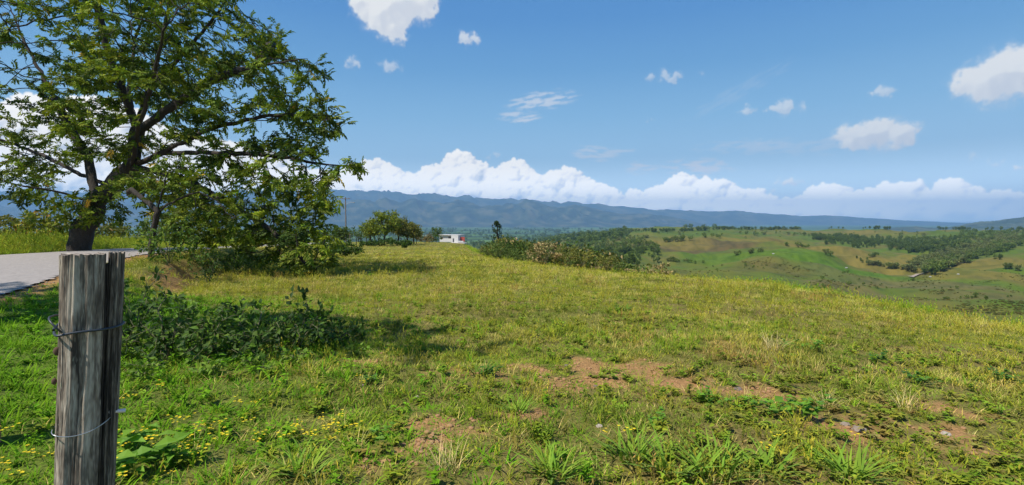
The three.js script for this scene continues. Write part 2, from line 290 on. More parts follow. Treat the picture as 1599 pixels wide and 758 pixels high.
function groundColor(x, z, y) {
  const d = Math.hypot(x, z), s = browDistance(x, z);
  let c;
  if (s < 20 && d < 330) {
    const m = fbm(n2, x * 0.12, z * 0.12, 4), g = fbm(n2b, x * 0.5 + 7, z * 0.5, 3);
    c = mix3(TURF, THATCH, clamp(0.5 + m * 0.9 + g * 0.5));
    c = mix3(c, GOLD, 0.2 * smooth(35, 90, d) * clamp(0.6 + m));
    const e = roadEdge(x, z);
    if (e > 0) c = mix3(c, LUSH, smooth(5, 1, e) * smooth(0, -14, z) * 0.2 + smooth(9, 1, e) * smooth(-12, -6, z) * 0.7);
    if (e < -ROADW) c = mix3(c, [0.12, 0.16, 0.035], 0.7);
    c = mix3(c, LUSH, 0.75 * smooth(-1.5, 2, s) * smooth(9, 4, s) * smooth(-35, -28, z));
    c = mix3(c, LUSH, 0.7 * lushPatch(x, z));
    c = mix3(c, EARTH, bareness(x, z));
    if (s > 0) c = mix3(c, [0.12, 0.13, 0.04], smooth(4, 14, s) * 0.6);
    return c;
  }
  const m = fbm(n2, x * 0.008, z * 0.008, 4), g = fbm(n2b, x * 0.04, z * 0.04, 3);
  c = mix3(PASTURE, [0.18, 0.165, 0.035], clamp(0.4 + m * 1.5));
  c = mix3(c, SCRUB, clamp(g * 1.8 - 0.15 + 0.6 * fbm(n2c, x * 0.13, z * 0.13, 3)) * 0.75);
  if (d < 2100) {
    const wx = 0.35 * n2c(x * 0.012, z * 0.012), wz = 0.35 * n2(x * 0.012 + 40, z * 0.012);
    const fleck = 0.6 * n2b(x * 0.16, z * 0.11) + 0.5 * n2c(x * 0.4, z * 0.3);
    for (const [cx, cz, w, h, col, k] of fields) { const q = Math.hypot((x - cx) / w + wx, (z - cz) / h + wz); if (q < 1.3) c = mix3(c, mix3(col, [col[0] * 0.62, col[1] * 0.7, col[2] * 0.7], clamp(0.35 + g * 1.3 + 1.1 * fleck)), k * smooth(1.25, 0.75, q)); }
    if (s < 60) c = mix3([0.12, 0.13, 0.04], c, smooth(14, 60, s));
  } else {                                                           // the plain: cane fields, pasture and woods in strips
    const px = Math.floor(x / 340 + 0.5 * n2(x * 0.0006, z * 0.0006)), pz = Math.floor(z / 420 + 0.5 * n2b(x * 0.0006, z * 0.0006)), h = 0.5 + 0.5 * n2c(px * 3.7 + 0.3, pz * 5.1);
    const plain = h < 0.35 ? [0.045, 0.085, 0.03] : h < 0.6 ? [0.09, 0.17, 0.04] : h < 0.85 ? [0.13, 0.24, 0.06] : [0.22, 0.24, 0.09];
    c = mix3(c, plain, smooth(2100, 2800, d) * 0.9);
    c = mix3(c, [0.035, 0.06, 0.022], smooth(0.1, 0.45, fbm(n2, x * 0.0016, z * 0.0016, 4)) * smooth(9000, 6000, d) * 0.8);
  }
  return c;
}

// fine grain shared by ground surfaces: grey noise around 1, one tile of it covers a few metres
function grain(size, scale, low, high, seed, stretch = 1) {
  const d = new Uint8Array(size * size * 4), f = createNoise3D(seeded(seed)), tau = Math.PI * 2;
  const f4 = (u, v, k) => { const a = u * tau, b = v * tau, r = k / tau; return 0.5 * (f(Math.cos(a) * r * stretch, Math.sin(a) * r * stretch, Math.cos(b) * r) + f(Math.sin(b) * r + 9, Math.cos(a) * r * stretch + 5, Math.sin(a) * r * stretch)); };
  for (let j = 0; j < size; j++) for (let i = 0; i < size; i++) {
    const u = i / size, v = j / size;
    let s = 0, a = 0.55, k = scale;
    for (let o = 0; o < 4; o++) { s += a * f4(u, v, k); a *= 0.62; k *= 2.3; }
    const t = clamp(0.5 + s * 0.9), q = Math.round(255 * lerp(low, high, t)), n = (j * size + i) * 4;
    d[n] = d[n + 1] = d[n + 2] = q; d[n + 3] = 255;
  }
  const t = new THREE.DataTexture(d, size, size); t.wrapS = t.wrapT = THREE.RepeatWrapping; t.magFilter = THREE.LinearFilter; t.minFilter = THREE.LinearMipmapLinearFilter; t.generateMipmaps = true; t.needsUpdate = true;
  return t;
}
const grainColor = grain(512, 60, 0.55, 1, 3); grainColor.colorSpace = THREE.NoColorSpace;
const grainBump = grain(512, 80, 0, 1, 8);

// ---------------------------------------------------------------- ground sheet: fine near the camera, coarser with distance, all the way round
function makeGround() {
  const az = []; for (let a = -62; a <= 62; a += 0.24) az.push(a); for (let a = 65; a < 298; a += 3) az.push(a);
  const rad = [0.25]; for (let r = 0.6; r < 24500;) { rad.push(r); r += r < 8 ? 0.16 : r < 60 ? Math.max(0.16, r * 0.011) : r * (r < 2500 ? 0.017 : 0.025); }
  const n = az.length, m = rad.length, pos = new Float32Array(n * m * 3), col = new Float32Array(n * m * 3), uv = new Float32Array(n * m * 2), index = [];
  for (let j = 0; j < m; j++) for (let i = 0; i < n; i++) {
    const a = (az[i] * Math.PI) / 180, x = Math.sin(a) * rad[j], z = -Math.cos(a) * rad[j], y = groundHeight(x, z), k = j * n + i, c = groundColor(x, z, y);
    pos.set([x, y, z], k * 3); col.set(c, k * 3); uv.set([x / 2.7, z / 2.7], k * 2);
    if (j) { const i2 = (i + 1) % n, a0 = (j - 1) * n + i, a1 = (j - 1) * n + i2, b0 = j * n + i, b1 = j * n + i2; index.push(a0, a1, b0, a1, b1, b0); }
  }
  const g = new THREE.BufferGeometry();
  g.setAttribute('position', new THREE.BufferAttribute(pos, 3)); g.setAttribute('color', new THREE.BufferAttribute(col, 3)); g.setAttribute('uv', new THREE.BufferAttribute(uv, 2));
  g.setIndex(index); g.computeVertexNormals();
  if (g.attributes.normal.getY(n * 40 + 20) < 0) { for (let i = 0; i < index.length; i += 3) { const t = index[i]; index[i] = index[i + 1]; index[i + 1] = t; } g.setIndex(index); g.computeVertexNormals(); }
  const o = new THREE.Mesh(g, new THREE.MeshPhysicalMaterial({ vertexColors: true, map: grainColor, bumpMap: grainBump, bumpScale: 0.012, roughness: 1, specularIntensity: 0.25 }));
  tag(top(o, 'ground'), 'grassy hilltop field falling away to rolling pasture and a wide plain', 'ground', null, 'structure');
}
makeGround();

// ---------------------------------------------------------------- mountains: ridged relief, each range a body of its own
function mountain(name, label, crest, depth, thick, seed, foot, colors, cell) {
  const f = createNoise2D(seeded(seed)), fb = createNoise2D(seeded(seed + 1)), px0 = crest[0][0], px1 = crest[crest.length - 1][0], n = 420, m = 70, pos = [], col = [], index = [];
  for (let j = 0; j <= m; j++) for (let i = 0; i <= n; i++) {
    const px = lerp(px0, px1, i / n), v = j / m, d = depth + (v - 0.6) * thick, b = bearing(px, 345), x = (b.x / -b.z) * d, z = -d;
    const p = place(px, table(crest, px), depth), h = p.y - foot;
    const warp = 0.5 * f(x / (cell * 2.6), z / (cell * 2.6)) + 0.2 * fb(x / cell, z / cell), amp = 0.65 + 0.5 * fb(x / (cell * 3.1) + 4, z / (cell * 3));
    const r1 = 1 - Math.abs(f(x / (cell * 1.5) + warp, z / (cell * 3) + warp)), r2 = 1 - Math.abs(fb(x / (cell * 0.62) + warp * 2, z / (cell * 1.1) + warp)), r3 = 1 - Math.abs(f(x / (cell * 0.23) + warp * 3, z / (cell * 0.32) + 5)), r4 = fb(x / (cell * 0.07), z / (cell * 0.08));
    const relief = 0.6 + (r1 - 0.6) * 0.5 + (r2 - 0.6) * 0.36 * amp + (r3 - 0.6) * 0.17 * amp + 0.04 * r4;
    const up = v < 0.6 ? smooth(-0.05, 0.62, v) ** 1.1 : 1 - 0.75 * smooth(0.6, 1.25, v), hold = smooth(0.4, 0.6, v) * smooth(0.85, 0.6, v), e = up * lerp(0.25 + relief, 1 + (relief - 0.62) * 0.3 + 0.03 * r4, hold) - 0.05 * (1 - up);
    pos.push(x, foot + h * e, z);
    const q = clamp(0.5 + fbm(fb, x / (cell * 0.5), z / (cell * 0.5), 4) * 1.1 + (r2 - 0.6) * 0.4);
    col.push(...(q < 0.5 ? mix3(colors[0], colors[1], q * 2) : mix3(colors[1], colors[2], q * 2 - 1)));
    if (j && i) { const a = (j - 1) * (n + 1) + i - 1, b2 = j * (n + 1) + i - 1; index.push(a, a + 1, b2, a + 1, b2 + 1, b2); }
  }
  const g = new THREE.BufferGeometry();
  g.setAttribute('position', new THREE.Float32BufferAttribute(pos, 3)); g.setAttribute('color', new THREE.Float32BufferAttribute(col, 3)); g.setIndex(index); g.computeVertexNormals();
  tag(top(new THREE.Mesh(g, new THREE.MeshStandardMaterial({ vertexColors: true, roughness: 1, side: THREE.DoubleSide })), name), label, 'mountains', null, 'structure');
}
const forest = [[0.014, 0.028, 0.015], [0.028, 0.05, 0.022], [0.1, 0.1, 0.05]];
mountain('mountain_range', 'blue green mountain range with folded spurs across the plain', [[-500, 322], [-200, 318], [0, 322], [60, 330], [140, 322], [300, 318], [430, 322], [500, 318], [530, 318], [560, 313], [585, 316], [602, 310], [625, 316], [650, 312], [690, 319], [715, 314], [750, 322], [790, 318], [808, 319], [822, 311], [840, 316], [860, 325], [885, 325], [902, 320], [930, 328], [965, 334], [1000, 334], [1040, 338], [1075, 344], [1105, 352]], 11500, 3600, 101, -118, forest, 900);
mountain('high_mountain_range', 'pale hazy mountain wall rising into the cloud bank', [[-500, 300], [-100, 302], [300, 300], [520, 299], [640, 302], [760, 309], [860, 315], [950, 322], [1020, 327], [1090, 331], [1150, 330], [1200, 334], [1250, 338], [1300, 337], [1350, 341], [1420, 345], [1500, 348], [1580, 348], [1700, 350], [2000, 352]], 16500, 4200, 131, -118, forest, 1500);
mountain('forested_hill', 'dark forested hill rising beyond the plateau at the right', [[1385, 357], [1430, 354], [1470, 357], [1500, 353], [1530, 347], [1565, 345], [1600, 340], [1660, 335], [1800, 330], [2100, 338]], 5200, 1900, 151, -112, [[0.02, 0.035, 0.016], [0.035, 0.06, 0.024], [0.09, 0.1, 0.045]], 520);

// ---------------------------------------------------------------- road
const roadTone = grain(1024, 64, 0.66, 1, 33);
function makeRoad() {
  const pos = [], uv = [], index = [], K = 8, pts = [];
  const curve = new THREE.CatmullRomCurve3(roadRight.map(([x, z]) => new THREE.Vector3(x, 0, z)), false, 'catmullrom', 0.3);
  const N = 420, v = new THREE.Vector3(), t = new THREE.Vector3();
  for (let i = 0; i <= N; i++) {
    const q = i / N; curve.getPoint(q, v); curve.getTangent(q, t);
    const nx = t.z, nz = -t.x, l = Math.hypot(nx, nz);
    for (let k = 0; k <= K; k++) {
      const w = k / K, off = w * (ROADW + 0.1 * n2(i * 0.3, 5)) + (k === 0 ? 0.14 * n2(i * 0.9, 1) + 0.1 * n2b(i * 0.3, 4) : 0), x = v.x + (nx / l) * off, z = v.z + (nz / l) * off;
      pos.push(x, table(roadLevel, -z) + 0.012 + 0.05 * (1 - (2 * w - 1) ** 2) , z); uv.push(x / 7, z / 7);
      if (i && k) { const a = (i - 1) * (K + 1) + k - 1, b = i * (K + 1) + k - 1; index.push(a, b, a + 1, a + 1, b, b + 1); }
    }
  }
  const g = new THREE.BufferGeometry();
  g.setAttribute('position', new THREE.Float32BufferAttribute(pos, 3)); g.setAttribute('uv', new THREE.Float32BufferAttribute(uv, 2)); g.setIndex(index); g.computeVertexNormals();
  if (g.attributes.normal.getY(50) < 0) { for (let i = 0; i < index.length; i += 3) { const s = index[i]; index[i] = index[i + 1]; index[i + 1] = s; } g.setIndex(index); g.computeVertexNormals(); }
  const o = new THREE.Mesh(g, new THREE.MeshStandardMaterial({ color: new THREE.Color(0.4, 0.355, 0.315), map: roadTone, bumpMap: grainBump, bumpScale: 0.006, roughness: 0.9 }));
  tag(top(o, 'road'), 'worn grey asphalt country road curving away behind the tree', 'road', null, 'structure');
}
makeRoad();
// the dirt track that shows in the valley
{
  const line = [[1421, 433.5], [1432, 430.6], [1445, 427.4], [1457, 424]].map(([px, py]) => groundAt(px, py, 60)), pos = [], index = [];
  const c = new THREE.CatmullRomCurve3(line), v = new THREE.Vector3(), t = new THREE.Vector3();
  for (let i = 0; i <= 40; i++) {
    c.getPoint(i / 40, v); c.getTangent(i / 40, t); const l = Math.hypot(t.x, t.z), w = 2;
    for (const s of [-1, 0, 1]) { const x = v.x - (t.z / l) * w * s, z = v.z + (t.x / l) * w * s; pos.push(x, groundHeight(x, z) + 0.9, z); }
    if (i) { const a = (i - 1) * 3, b = i * 3; index.push(a, a + 1, b, a + 1, b + 1, b, a + 1, a + 2, b + 1, a + 2, b + 2, b + 1); }
  }
  const g = new THREE.BufferGeometry(); g.setAttribute('position', new THREE.Float32BufferAttribute(pos, 3)); g.setIndex(index); g.computeVertexNormals();
  tag(top(new THREE.Mesh(g, new THREE.MeshStandardMaterial({ color: new THREE.Color(0.34, 0.27, 0.2), roughness: 1, side: THREE.DoubleSide })), 'dirt_track'), 'short stretch of pale dirt track in the valley', 'track', null, 'structure');
}

// ---------------------------------------------------------------- plant materials
const leafMat = (color, through = 0.35, rough = 0.75) => new THREE.MeshPhysicalMaterial({ color: new THREE.Color(...color), vertexColors: true, roughness: rough, transmission: through, thickness: 0, side: THREE.DoubleSide, specularIntensity: 0.35 });
const WHITE = [1, 1, 1];
const foliage = leafMat(WHITE, 0.36), bladeMat = leafMat(WHITE, 0.25, 1), dryMat = leafMat(WHITE, 0.15, 1);
bladeMat.specularIntensity = dryMat.specularIntensity = 0.12;
const barkBump = grain(256, 12, 0, 1, 61, 1), barkTone = grain(256, 14, 0.45, 1, 62);
const bark = new THREE.MeshStandardMaterial({ color: new THREE.Color(0.07, 0.056, 0.043), map: barkTone, bumpMap: barkBump, bumpScale: 0.02, roughness: 0.95 });
const paleBark = new THREE.MeshStandardMaterial({ color: new THREE.Color(0.26, 0.21, 0.16), map: barkTone, bumpMap: barkBump, bumpScale: 0.012, roughness: 0.95 });
const stemMat = new THREE.MeshStandardMaterial({ color: new THREE.Color(0.16, 0.15, 0.07), roughness: 0.9 });

// ---------------------------------------------------------------- leaf-sized faces
class Leaves {
  constructor() { this.p = []; this.c = []; }
  tri(a, b, c, col) { this.p.push(a.x, a.y, a.z, b.x, b.y, b.z, c.x, c.y, c.z); for (let i = 0; i < 3; i++) this.c.push(col[0], col[1], col[2]); }
  // a folded oval leaf from its stalk p along dir; face = roughly where its upper side looks
  leaf(p, dir, face, len, wid, col, fold = 0.25, cheap = false) {
    const d = dir.clone().normalize(), s = new THREE.Vector3().crossVectors(d, face); if (s.lengthSq() < 1e-6) s.set(1, 0, 0); s.normalize();
    const n = new THREE.Vector3().crossVectors(s, d), m = p.clone().addScaledVector(d, len * 0.45), t = p.clone().addScaledVector(d, len).addScaledVector(n, -len * 0.12);
    const l = m.clone().addScaledVector(s, wid / 2).addScaledVector(n, wid * fold), r = m.clone().addScaledVector(s, -wid / 2).addScaledVector(n, wid * fold);
    if (cheap) { this.tri(p, l, t, col); this.tri(p, t, r, col); return; }
    this.tri(p, l, m, col); this.tri(p, m, r, col); this.tri(m, l, t, col); this.tri(m, t, r, col);
  }
  // a bent blade of grass in segments
  blade(p, dir, bend, len, wid, col, seg = 3) {
    const d = dir.clone().normalize(), s = new THREE.Vector3(-bend.z, 0, bend.x); if (s.lengthSq() < 1e-6) s.set(1, 0, 0); s.normalize();
    let a = p.clone(), wa = wid;
    for (let i = 1; i <= seg; i++) {
      const b = a.clone().addScaledVector(d, len / seg), wb = wid * (1 - (i / seg) ** 1.6);
      const al = a.clone().addScaledVector(s, wa / 2), ar = a.clone().addScaledVector(s, -wa / 2);
      if (i === seg) this.tri(al, ar, b, col);
      else { const bl = b.clone().addScaledVector(s, wb / 2), br = b.clone().addScaledVector(s, -wb / 2); this.tri(al, ar, br, col); this.tri(al, br, bl, col); }
      a = b; wa = wb; d.addScaledVector(bend, 1 / seg).normalize();
    }
  }
  get count() { return this.p.length / 9; }
  geometry() {
    const g = new THREE.BufferGeometry();
    g.setAttribute('position', new THREE.Float32BufferAttribute(this.p, 3)); g.setAttribute('color', new THREE.Float32BufferAttribute(this.c, 3));
    g.computeVertexNormals();
    return g;
  }
}
const V = (x, y, z) => new THREE.Vector3(x, y, z);
const ball = (r) => { for (;;) { const v = V(r() * 2 - 1, r() * 2 - 1, r() * 2 - 1); if (v.lengthSq() <= 1) return v; } };
const tint = (c, r, k = 0.25) => { const a = 1 + (r() - 0.5) * 2 * k, b = (r() - 0.5) * k; return [c[0] * (a + b), c[1] * a, c[2] * (a - b * 0.5)]; };

// ---------------------------------------------------------------- branching: shoots grow towards the free places of a crown
function grow({ paths, spots, step, kill, rnd, droop = 0, wander = 0.25, most = 9000 }) {
  const X = [], parent = [];
  for (const path of paths) {
    let last = -1;
    for (let i = 0; i < path.length; i++) {
      const v = path[i];
      if (i === 0) { let best = 1e9; for (let k = 0; k < X.length; k++) { const d = X[k].distanceToSquared(v); if (d < best) { best = d; last = k; } } if (last < 0) { X.push(v.clone()); parent.push(-1); last = 0; } }
      const a = X[last], n = Math.max(1, Math.round(a.distanceTo(v) / step)), from = a.clone();
      for (let k = 1; k <= n && a.distanceTo(v) > 1e-4; k++) { const q = from.clone().lerp(v, k / n).addScaledVector(ball(rnd), k < n ? step * 0.16 : 0); X.push(q); parent.push(last); last = X.length - 1; }
    }
  }
  const near = spots.map(() => -1), dist = spots.map(() => 1e9), alive = spots.map(() => true);
  let fresh = 0, left = spots.length;
  for (let it = 0; it < 260 && left && X.length < most; it++) {
    for (let s = 0; s < spots.length; s++) if (alive[s]) {
      for (let k = fresh; k < X.length; k++) { const d = spots[s].distanceToSquared(X[k]); if (d < dist[s]) { dist[s] = d; near[s] = k; } }
      if (dist[s] < kill * kill) { alive[s] = false; left--; }
    }
    fresh = X.length;
    const pull = new Map();
    for (let s = 0; s < spots.length; s++) if (alive[s]) { let v = pull.get(near[s]); if (!v) pull.set(near[s], v = V(0, 0, 0)); v.add(spots[s].clone().sub(X[near[s]]).normalize()); }
    if (!pull.size) break;
    for (const [k, v] of pull) {
      if (v.lengthSq() < 1e-4) v.add(ball(rnd));
      v.normalize().addScaledVector(ball(rnd), wander); v.y -= droop; v.normalize();
      X.push(X[k].clone().addScaledVector(v, step)); parent.push(k);
    }
  }
  const n = X.length, kids = X.map(() => []), weight = new Float64Array(n).fill(0);
  for (let i = n - 1; i >= 0; i--) { if (weight[i] === 0) weight[i] = 1; if (parent[i] >= 0) { weight[parent[i]] += weight[i]; kids[parent[i]].push(i); } }
  return { X, parent, kids, weight };
}
function tube(points, radii, sides, cap = true) {
  const pos = [], uv = [], nor = [], index = [], up = V(0.31, 0.2, 0.93).normalize();
  let u = null, run = 0;
  for (let i = 0; i < points.length; i++) {
    const t = points[Math.min(i + 1, points.length - 1)].clone().sub(points[Math.max(0, i - 1)]).normalize();
    u = u ? u.addScaledVector(t, -u.dot(t)).normalize() : new THREE.Vector3().crossVectors(t, up).normalize();
    const v = new THREE.Vector3().crossVectors(t, u);
    if (i) run += points[i].distanceTo(points[i - 1]);
    for (let k = 0; k <= sides; k++) {
      const a = (k / sides) * Math.PI * 2, c = Math.cos(a), s = Math.sin(a), lump = radii[i] > 0.12 ? 1 + 0.13 * n3(points[i].x * 1.1 + c * 1.2, points[i].y * 0.8, s * 1.2 + i * 0.05) : 1;
      const d = V(u.x * c + v.x * s, u.y * c + v.y * s, u.z * c + v.z * s);
      pos.push(points[i].x + d.x * radii[i] * lump, points[i].y + d.y * radii[i] * lump, points[i].z + d.z * radii[i] * lump); nor.push(d.x, d.y, d.z); uv.push(k / sides * Math.max(1, Math.round(radii[0] * 8)), run * 0.8);
      if (i && k) { const A = (i - 1) * (sides + 1) + k - 1, B = i * (sides + 1) + k - 1; index.push(A, A + 1, B, A + 1, B + 1, B); }
    }
  }
  const g = new THREE.BufferGeometry();
  g.setAttribute('position', new THREE.Float32BufferAttribute(pos, 3)); g.setAttribute('normal', new THREE.Float32BufferAttribute(nor, 3)); g.setAttribute('uv', new THREE.Float32BufferAttribute(uv, 2)); g.setIndex(index);
  return g;
}
// wood of a grown plant: [main stem geometry, geometries of the limbs that leave it]
function wood(t, rBase, rTip, sidesMost = 10, limbLeast = 0.04) {
  const { X, parent, kids, weight } = t, e = Math.log(weight[0]) / Math.log(rBase / rTip), rad = (i) => rTip * weight[i] ** (1 / e);
  const chain = (start, from) => { const list = from >= 0 ? [from, start] : [start]; let i = start; while (kids[i].length) { i = kids[i].reduce((a, b) => (weight[b] > weight[a] ? b : a)); list.push(i); } return list; };
  const make = (list, isSide) => { const r = list.map((i, k) => (isSide && k === 0 ? rad(list[1]) : rad(i))); return tube(list.map((i) => X[i]), r, r[0] > 0.2 ? sidesMost : r[0] > 0.06 ? 7 : r[0] > 0.02 ? 5 : 3); };
  const main = chain(0, -1), onMain = new Set(main), stem = [make(main, false)], limbs = [];
  const collect = (list, into) => { for (let k = list.length - 1; k >= 0; k--) for (const c of kids[list[k]]) if (!list.includes(c) && parent[c] === list[k]) { if (into === null && onMain.has(c)) continue; const ch = chain(c, list[k]); into.push(make(ch, true)); collect(ch.slice(1), into); } };
  for (const i of main) for (const c of kids[i]) if (!onMain.has(c)) {
    const ch = chain(c, i), list = [make(ch, true)]; collect(ch.slice(1), list);
    if (weight[c] > limbLeast * weight[0]) limbs.push(mergeGeometries(list)); else stem.push(...list);
  }
  return [mergeGeometries(stem), limbs];
}
function spotsIn(list, n, rnd, clump = 0) {                          // free places spread through ellipsoids [x, y, z, rx, ry, rz, share], gathered in clumps
  const out = [], total = list.reduce((s, e) => s + (e[6] ?? e[3] * e[4] * e[5]), 0);
  for (const e of list) {
    let k = Math.round((n * (e[6] ?? e[3] * e[4] * e[5])) / total);
    while (k > 0) {
      const b = ball(rnd); b.multiplyScalar(1 - 0.35 * (1 - b.length())).normalize().multiplyScalar(Math.cbrt(rnd() * 0.8 + 0.2));
      const c = V(e[0] + b.x * e[3], e[1] + b.y * e[4], e[2] + b.z * e[5]), m = clump ? 3 + Math.floor(rnd() * 7) : 1;
      for (let q = 0; q < m && k > 0; q++, k--) { const o = ball(rnd).multiplyScalar(clump); o.y *= 0.55; out.push(c.clone().add(o)); }
    }
  }
  return out;
}

// ---------------------------------------------------------------- big broad-crowned trees: sprays of leaflets on every twig
function sprayGeometry(seed, leaves, size) {
  const r = seeded(seed), L = new Leaves();
  L.blade(V(-size * 0.25, 0.01, 0), V(1, 0.02, 0), V(0, -0.3, 0.001), size * 1.1, 0.012, [0.75, 0.55, 0.9], 3);
  for (let i = 0; i < leaves; i++) {
    const t = (i + 0.5) / leaves, side = i % 2 ? 1 : -1, p = V(size * t * 0.95, -size * 0.16 * t * t + (r() - 0.5) * size * 0.1, (r() - 0.5) * size * 0.12);
    const d = V(0.5 + 0.5 * r(), -0.35 + 0.5 * (r() - 0.5), side * (0.5 + 0.6 * r())), f = V((r() - 0.5) * 0.9, 1, (r() - 0.5) * 0.9), g = 0.78 + 0.44 * r();
    L.leaf(p, d, f, size * (0.2 + 0.28 * r()), size * (0.11 + 0.12 * r()), [g * (0.92 + 0.2 * r()), g, g * 0.9], 0.22, true);
  }
  return L.geometry();
}
const sprays = [sprayGeometry(301, 16, 0.4), sprayGeometry(302, 13, 0.36)];
function bigTree(o, t, { rBase, rTip, thin, perNode, tones, seed, scale = 1, material = bark, limbLeast = 0.03 }) {
  const rnd = seeded(seed), [stem, limbs] = wood(t, rBase, rTip, 14, limbLeast);
  part(o, 'trunk', stem, material);
  for (const l of limbs) part(o, 'limb', l, material);
  const { X, parent, weight } = t, mats = [[], []], cols = [[], []], M = new THREE.Matrix4(), q = new THREE.Quaternion(), qb = new THREE.Quaternion(), ex = V(1, 0, 0);
  for (let i = 1; i < X.length; i++) if (weight[i] <= thin) {
    const a = X[parent[i]], b = X[i], dir = b.clone().sub(a).normalize(), tuft = n3(b.x * 0.95 + 7, b.y * 1.15, b.z * 0.95), n = Math.floor(perNode * (tuft < -0.22 ? 0.25 : tuft < 0.1 ? 0.95 : 1.55) + rnd());
    const patch = 0.5 + 0.5 * n3(b.x * 0.5, b.y * 0.5, b.z * 0.5);
    for (let k = 0; k < n; k++) {
      const v = rnd() < 0.5 ? 0 : 1, d = dir.clone().multiplyScalar(0.9).add(ball(rnd)).normalize(); d.y = d.y * 0.7 - 0.12;
      q.setFromUnitVectors(ex, d.normalize()); qb.setFromAxisAngle(ex, (rnd() - 0.5) * 1.2); q.multiply(qb);
      const s = scale * (0.55 + 0.85 * rnd());
      M.compose(a.clone().lerp(b, rnd()), q, V(s, s, s)); mats[v].push(M.clone());
      const u = rnd(); cols[v].push(tint(u < 0.012 ? tones[3] : mix3(tones[0], mix3(tones[1], tones[2], rnd()), clamp(patch * 1.1 + (rnd() - 0.5) * 0.7)), rnd, 0.2));
    }
  }
  mats.forEach((list, v) => {
    const m = new THREE.InstancedMesh(sprays[v], foliage, list.length), c = new THREE.Color();
    list.forEach((x, i) => { m.setMatrixAt(i, x); m.setColorAt(i, c.setRGB(...cols[v][i])); });
    m.name = 'crown'; m.userData.kind = 'stuff'; m.castShadow = m.receiveShadow = true; o.add(m);
  });
  return mats[0].length + mats[1].length;
}

// ---------------------------------------------------------------- smaller trees and shrubs, crown as one body of leaf faces
function plant({ name, label, category, group, at, turn = 0, paths, spots, n, step, kill, clump = 0.3, rBase, rTip, leafLen, leafWid, per, thin = 3, tones, seed, material = stemMat, droop = 0, up = 0.4, cheap = true, dry = 0, blossom, wander = 0.3, spread = 0.25 }) {
  const rnd = seeded(seed), t = grow({ paths: paths.map((p) => p.map((v) => V(...v))), spots: spotsIn(spots, n, rnd, clump), step, kill, rnd, droop, wander });
  const o = thing(name, label, category, at, turn, group), [stem, limbs] = wood(t, rBase, rTip, 8, 0.12);
  part(o, category === 'tree' ? 'trunk' : 'stem', stem, material);
  for (const l of limbs) part(o, category === 'tree' ? 'limb' : 'branch', l, material);
  const L = new Leaves(), F = new Leaves();
  for (let i = 1; i < t.X.length; i++) if (t.weight[i] <= thin) {
    const a = t.X[t.parent[i]], b = t.X[i], dir = b.clone().sub(a).normalize(), m = Math.floor(per + rnd()), patch = 0.5 + 0.5 * n3(b.x * 1.1 + seed, b.y * 1.1, b.z * 1.1);
    for (let k = 0; k < m; k++) {
      const p = a.clone().lerp(b, rnd()).addScaledVector(ball(rnd), leafLen * spread * 2), d = dir.clone().multiplyScalar(0.7).add(ball(rnd)), f = ball(rnd).add(V(0, 0.9, 0)); d.y += up * (rnd() - 0.4);
      const col = rnd() < dry ? tint(tones[3] ?? tones[2], rnd, 0.25) : tint(mix3(tones[0], tones[1 + (rnd() < 0.35 ? 1 : 0)], clamp(patch + (rnd() - 0.5) * 0.8)), rnd, 0.22);
      L.leaf(p, d, f, leafLen * (0.65 + 0.7 * rnd()), leafWid * (0.7 + 0.6 * rnd()), col, 0.2, cheap);
    }
    if (blossom && rnd() < blossom.share && b.y > blossom.above) for (let k = 0; k < blossom.n; k++) F.leaf(b.clone().addScaledVector(ball(rnd), leafLen * 0.9), ball(rnd).add(V(0, 0.5, 0)), ball(rnd), blossom.size * (0.6 + 0.8 * rnd()), blossom.size * 0.6, tint(blossom.color, rnd, 0.25), 0.2, true);
  }
  part(o, category === 'tree' ? 'crown' : 'foliage', L.geometry(), foliage);
  if (F.count) part(o, blossom.name ?? 'seed_heads', F.geometry(), dryMat);
  return o;
}
function copyOf(src, name, label, at, turn, s, group) {
  const c = src.clone(); c.name = numbered(name); c.position.set(...at); c.rotation.y = turn;
  if (Array.isArray(s)) c.scale.set(...s); else c.scale.setScalar(s);
  scene.add(c); c.userData = { ...src.userData }; return tag(c, label, src.userData.category, group);
}

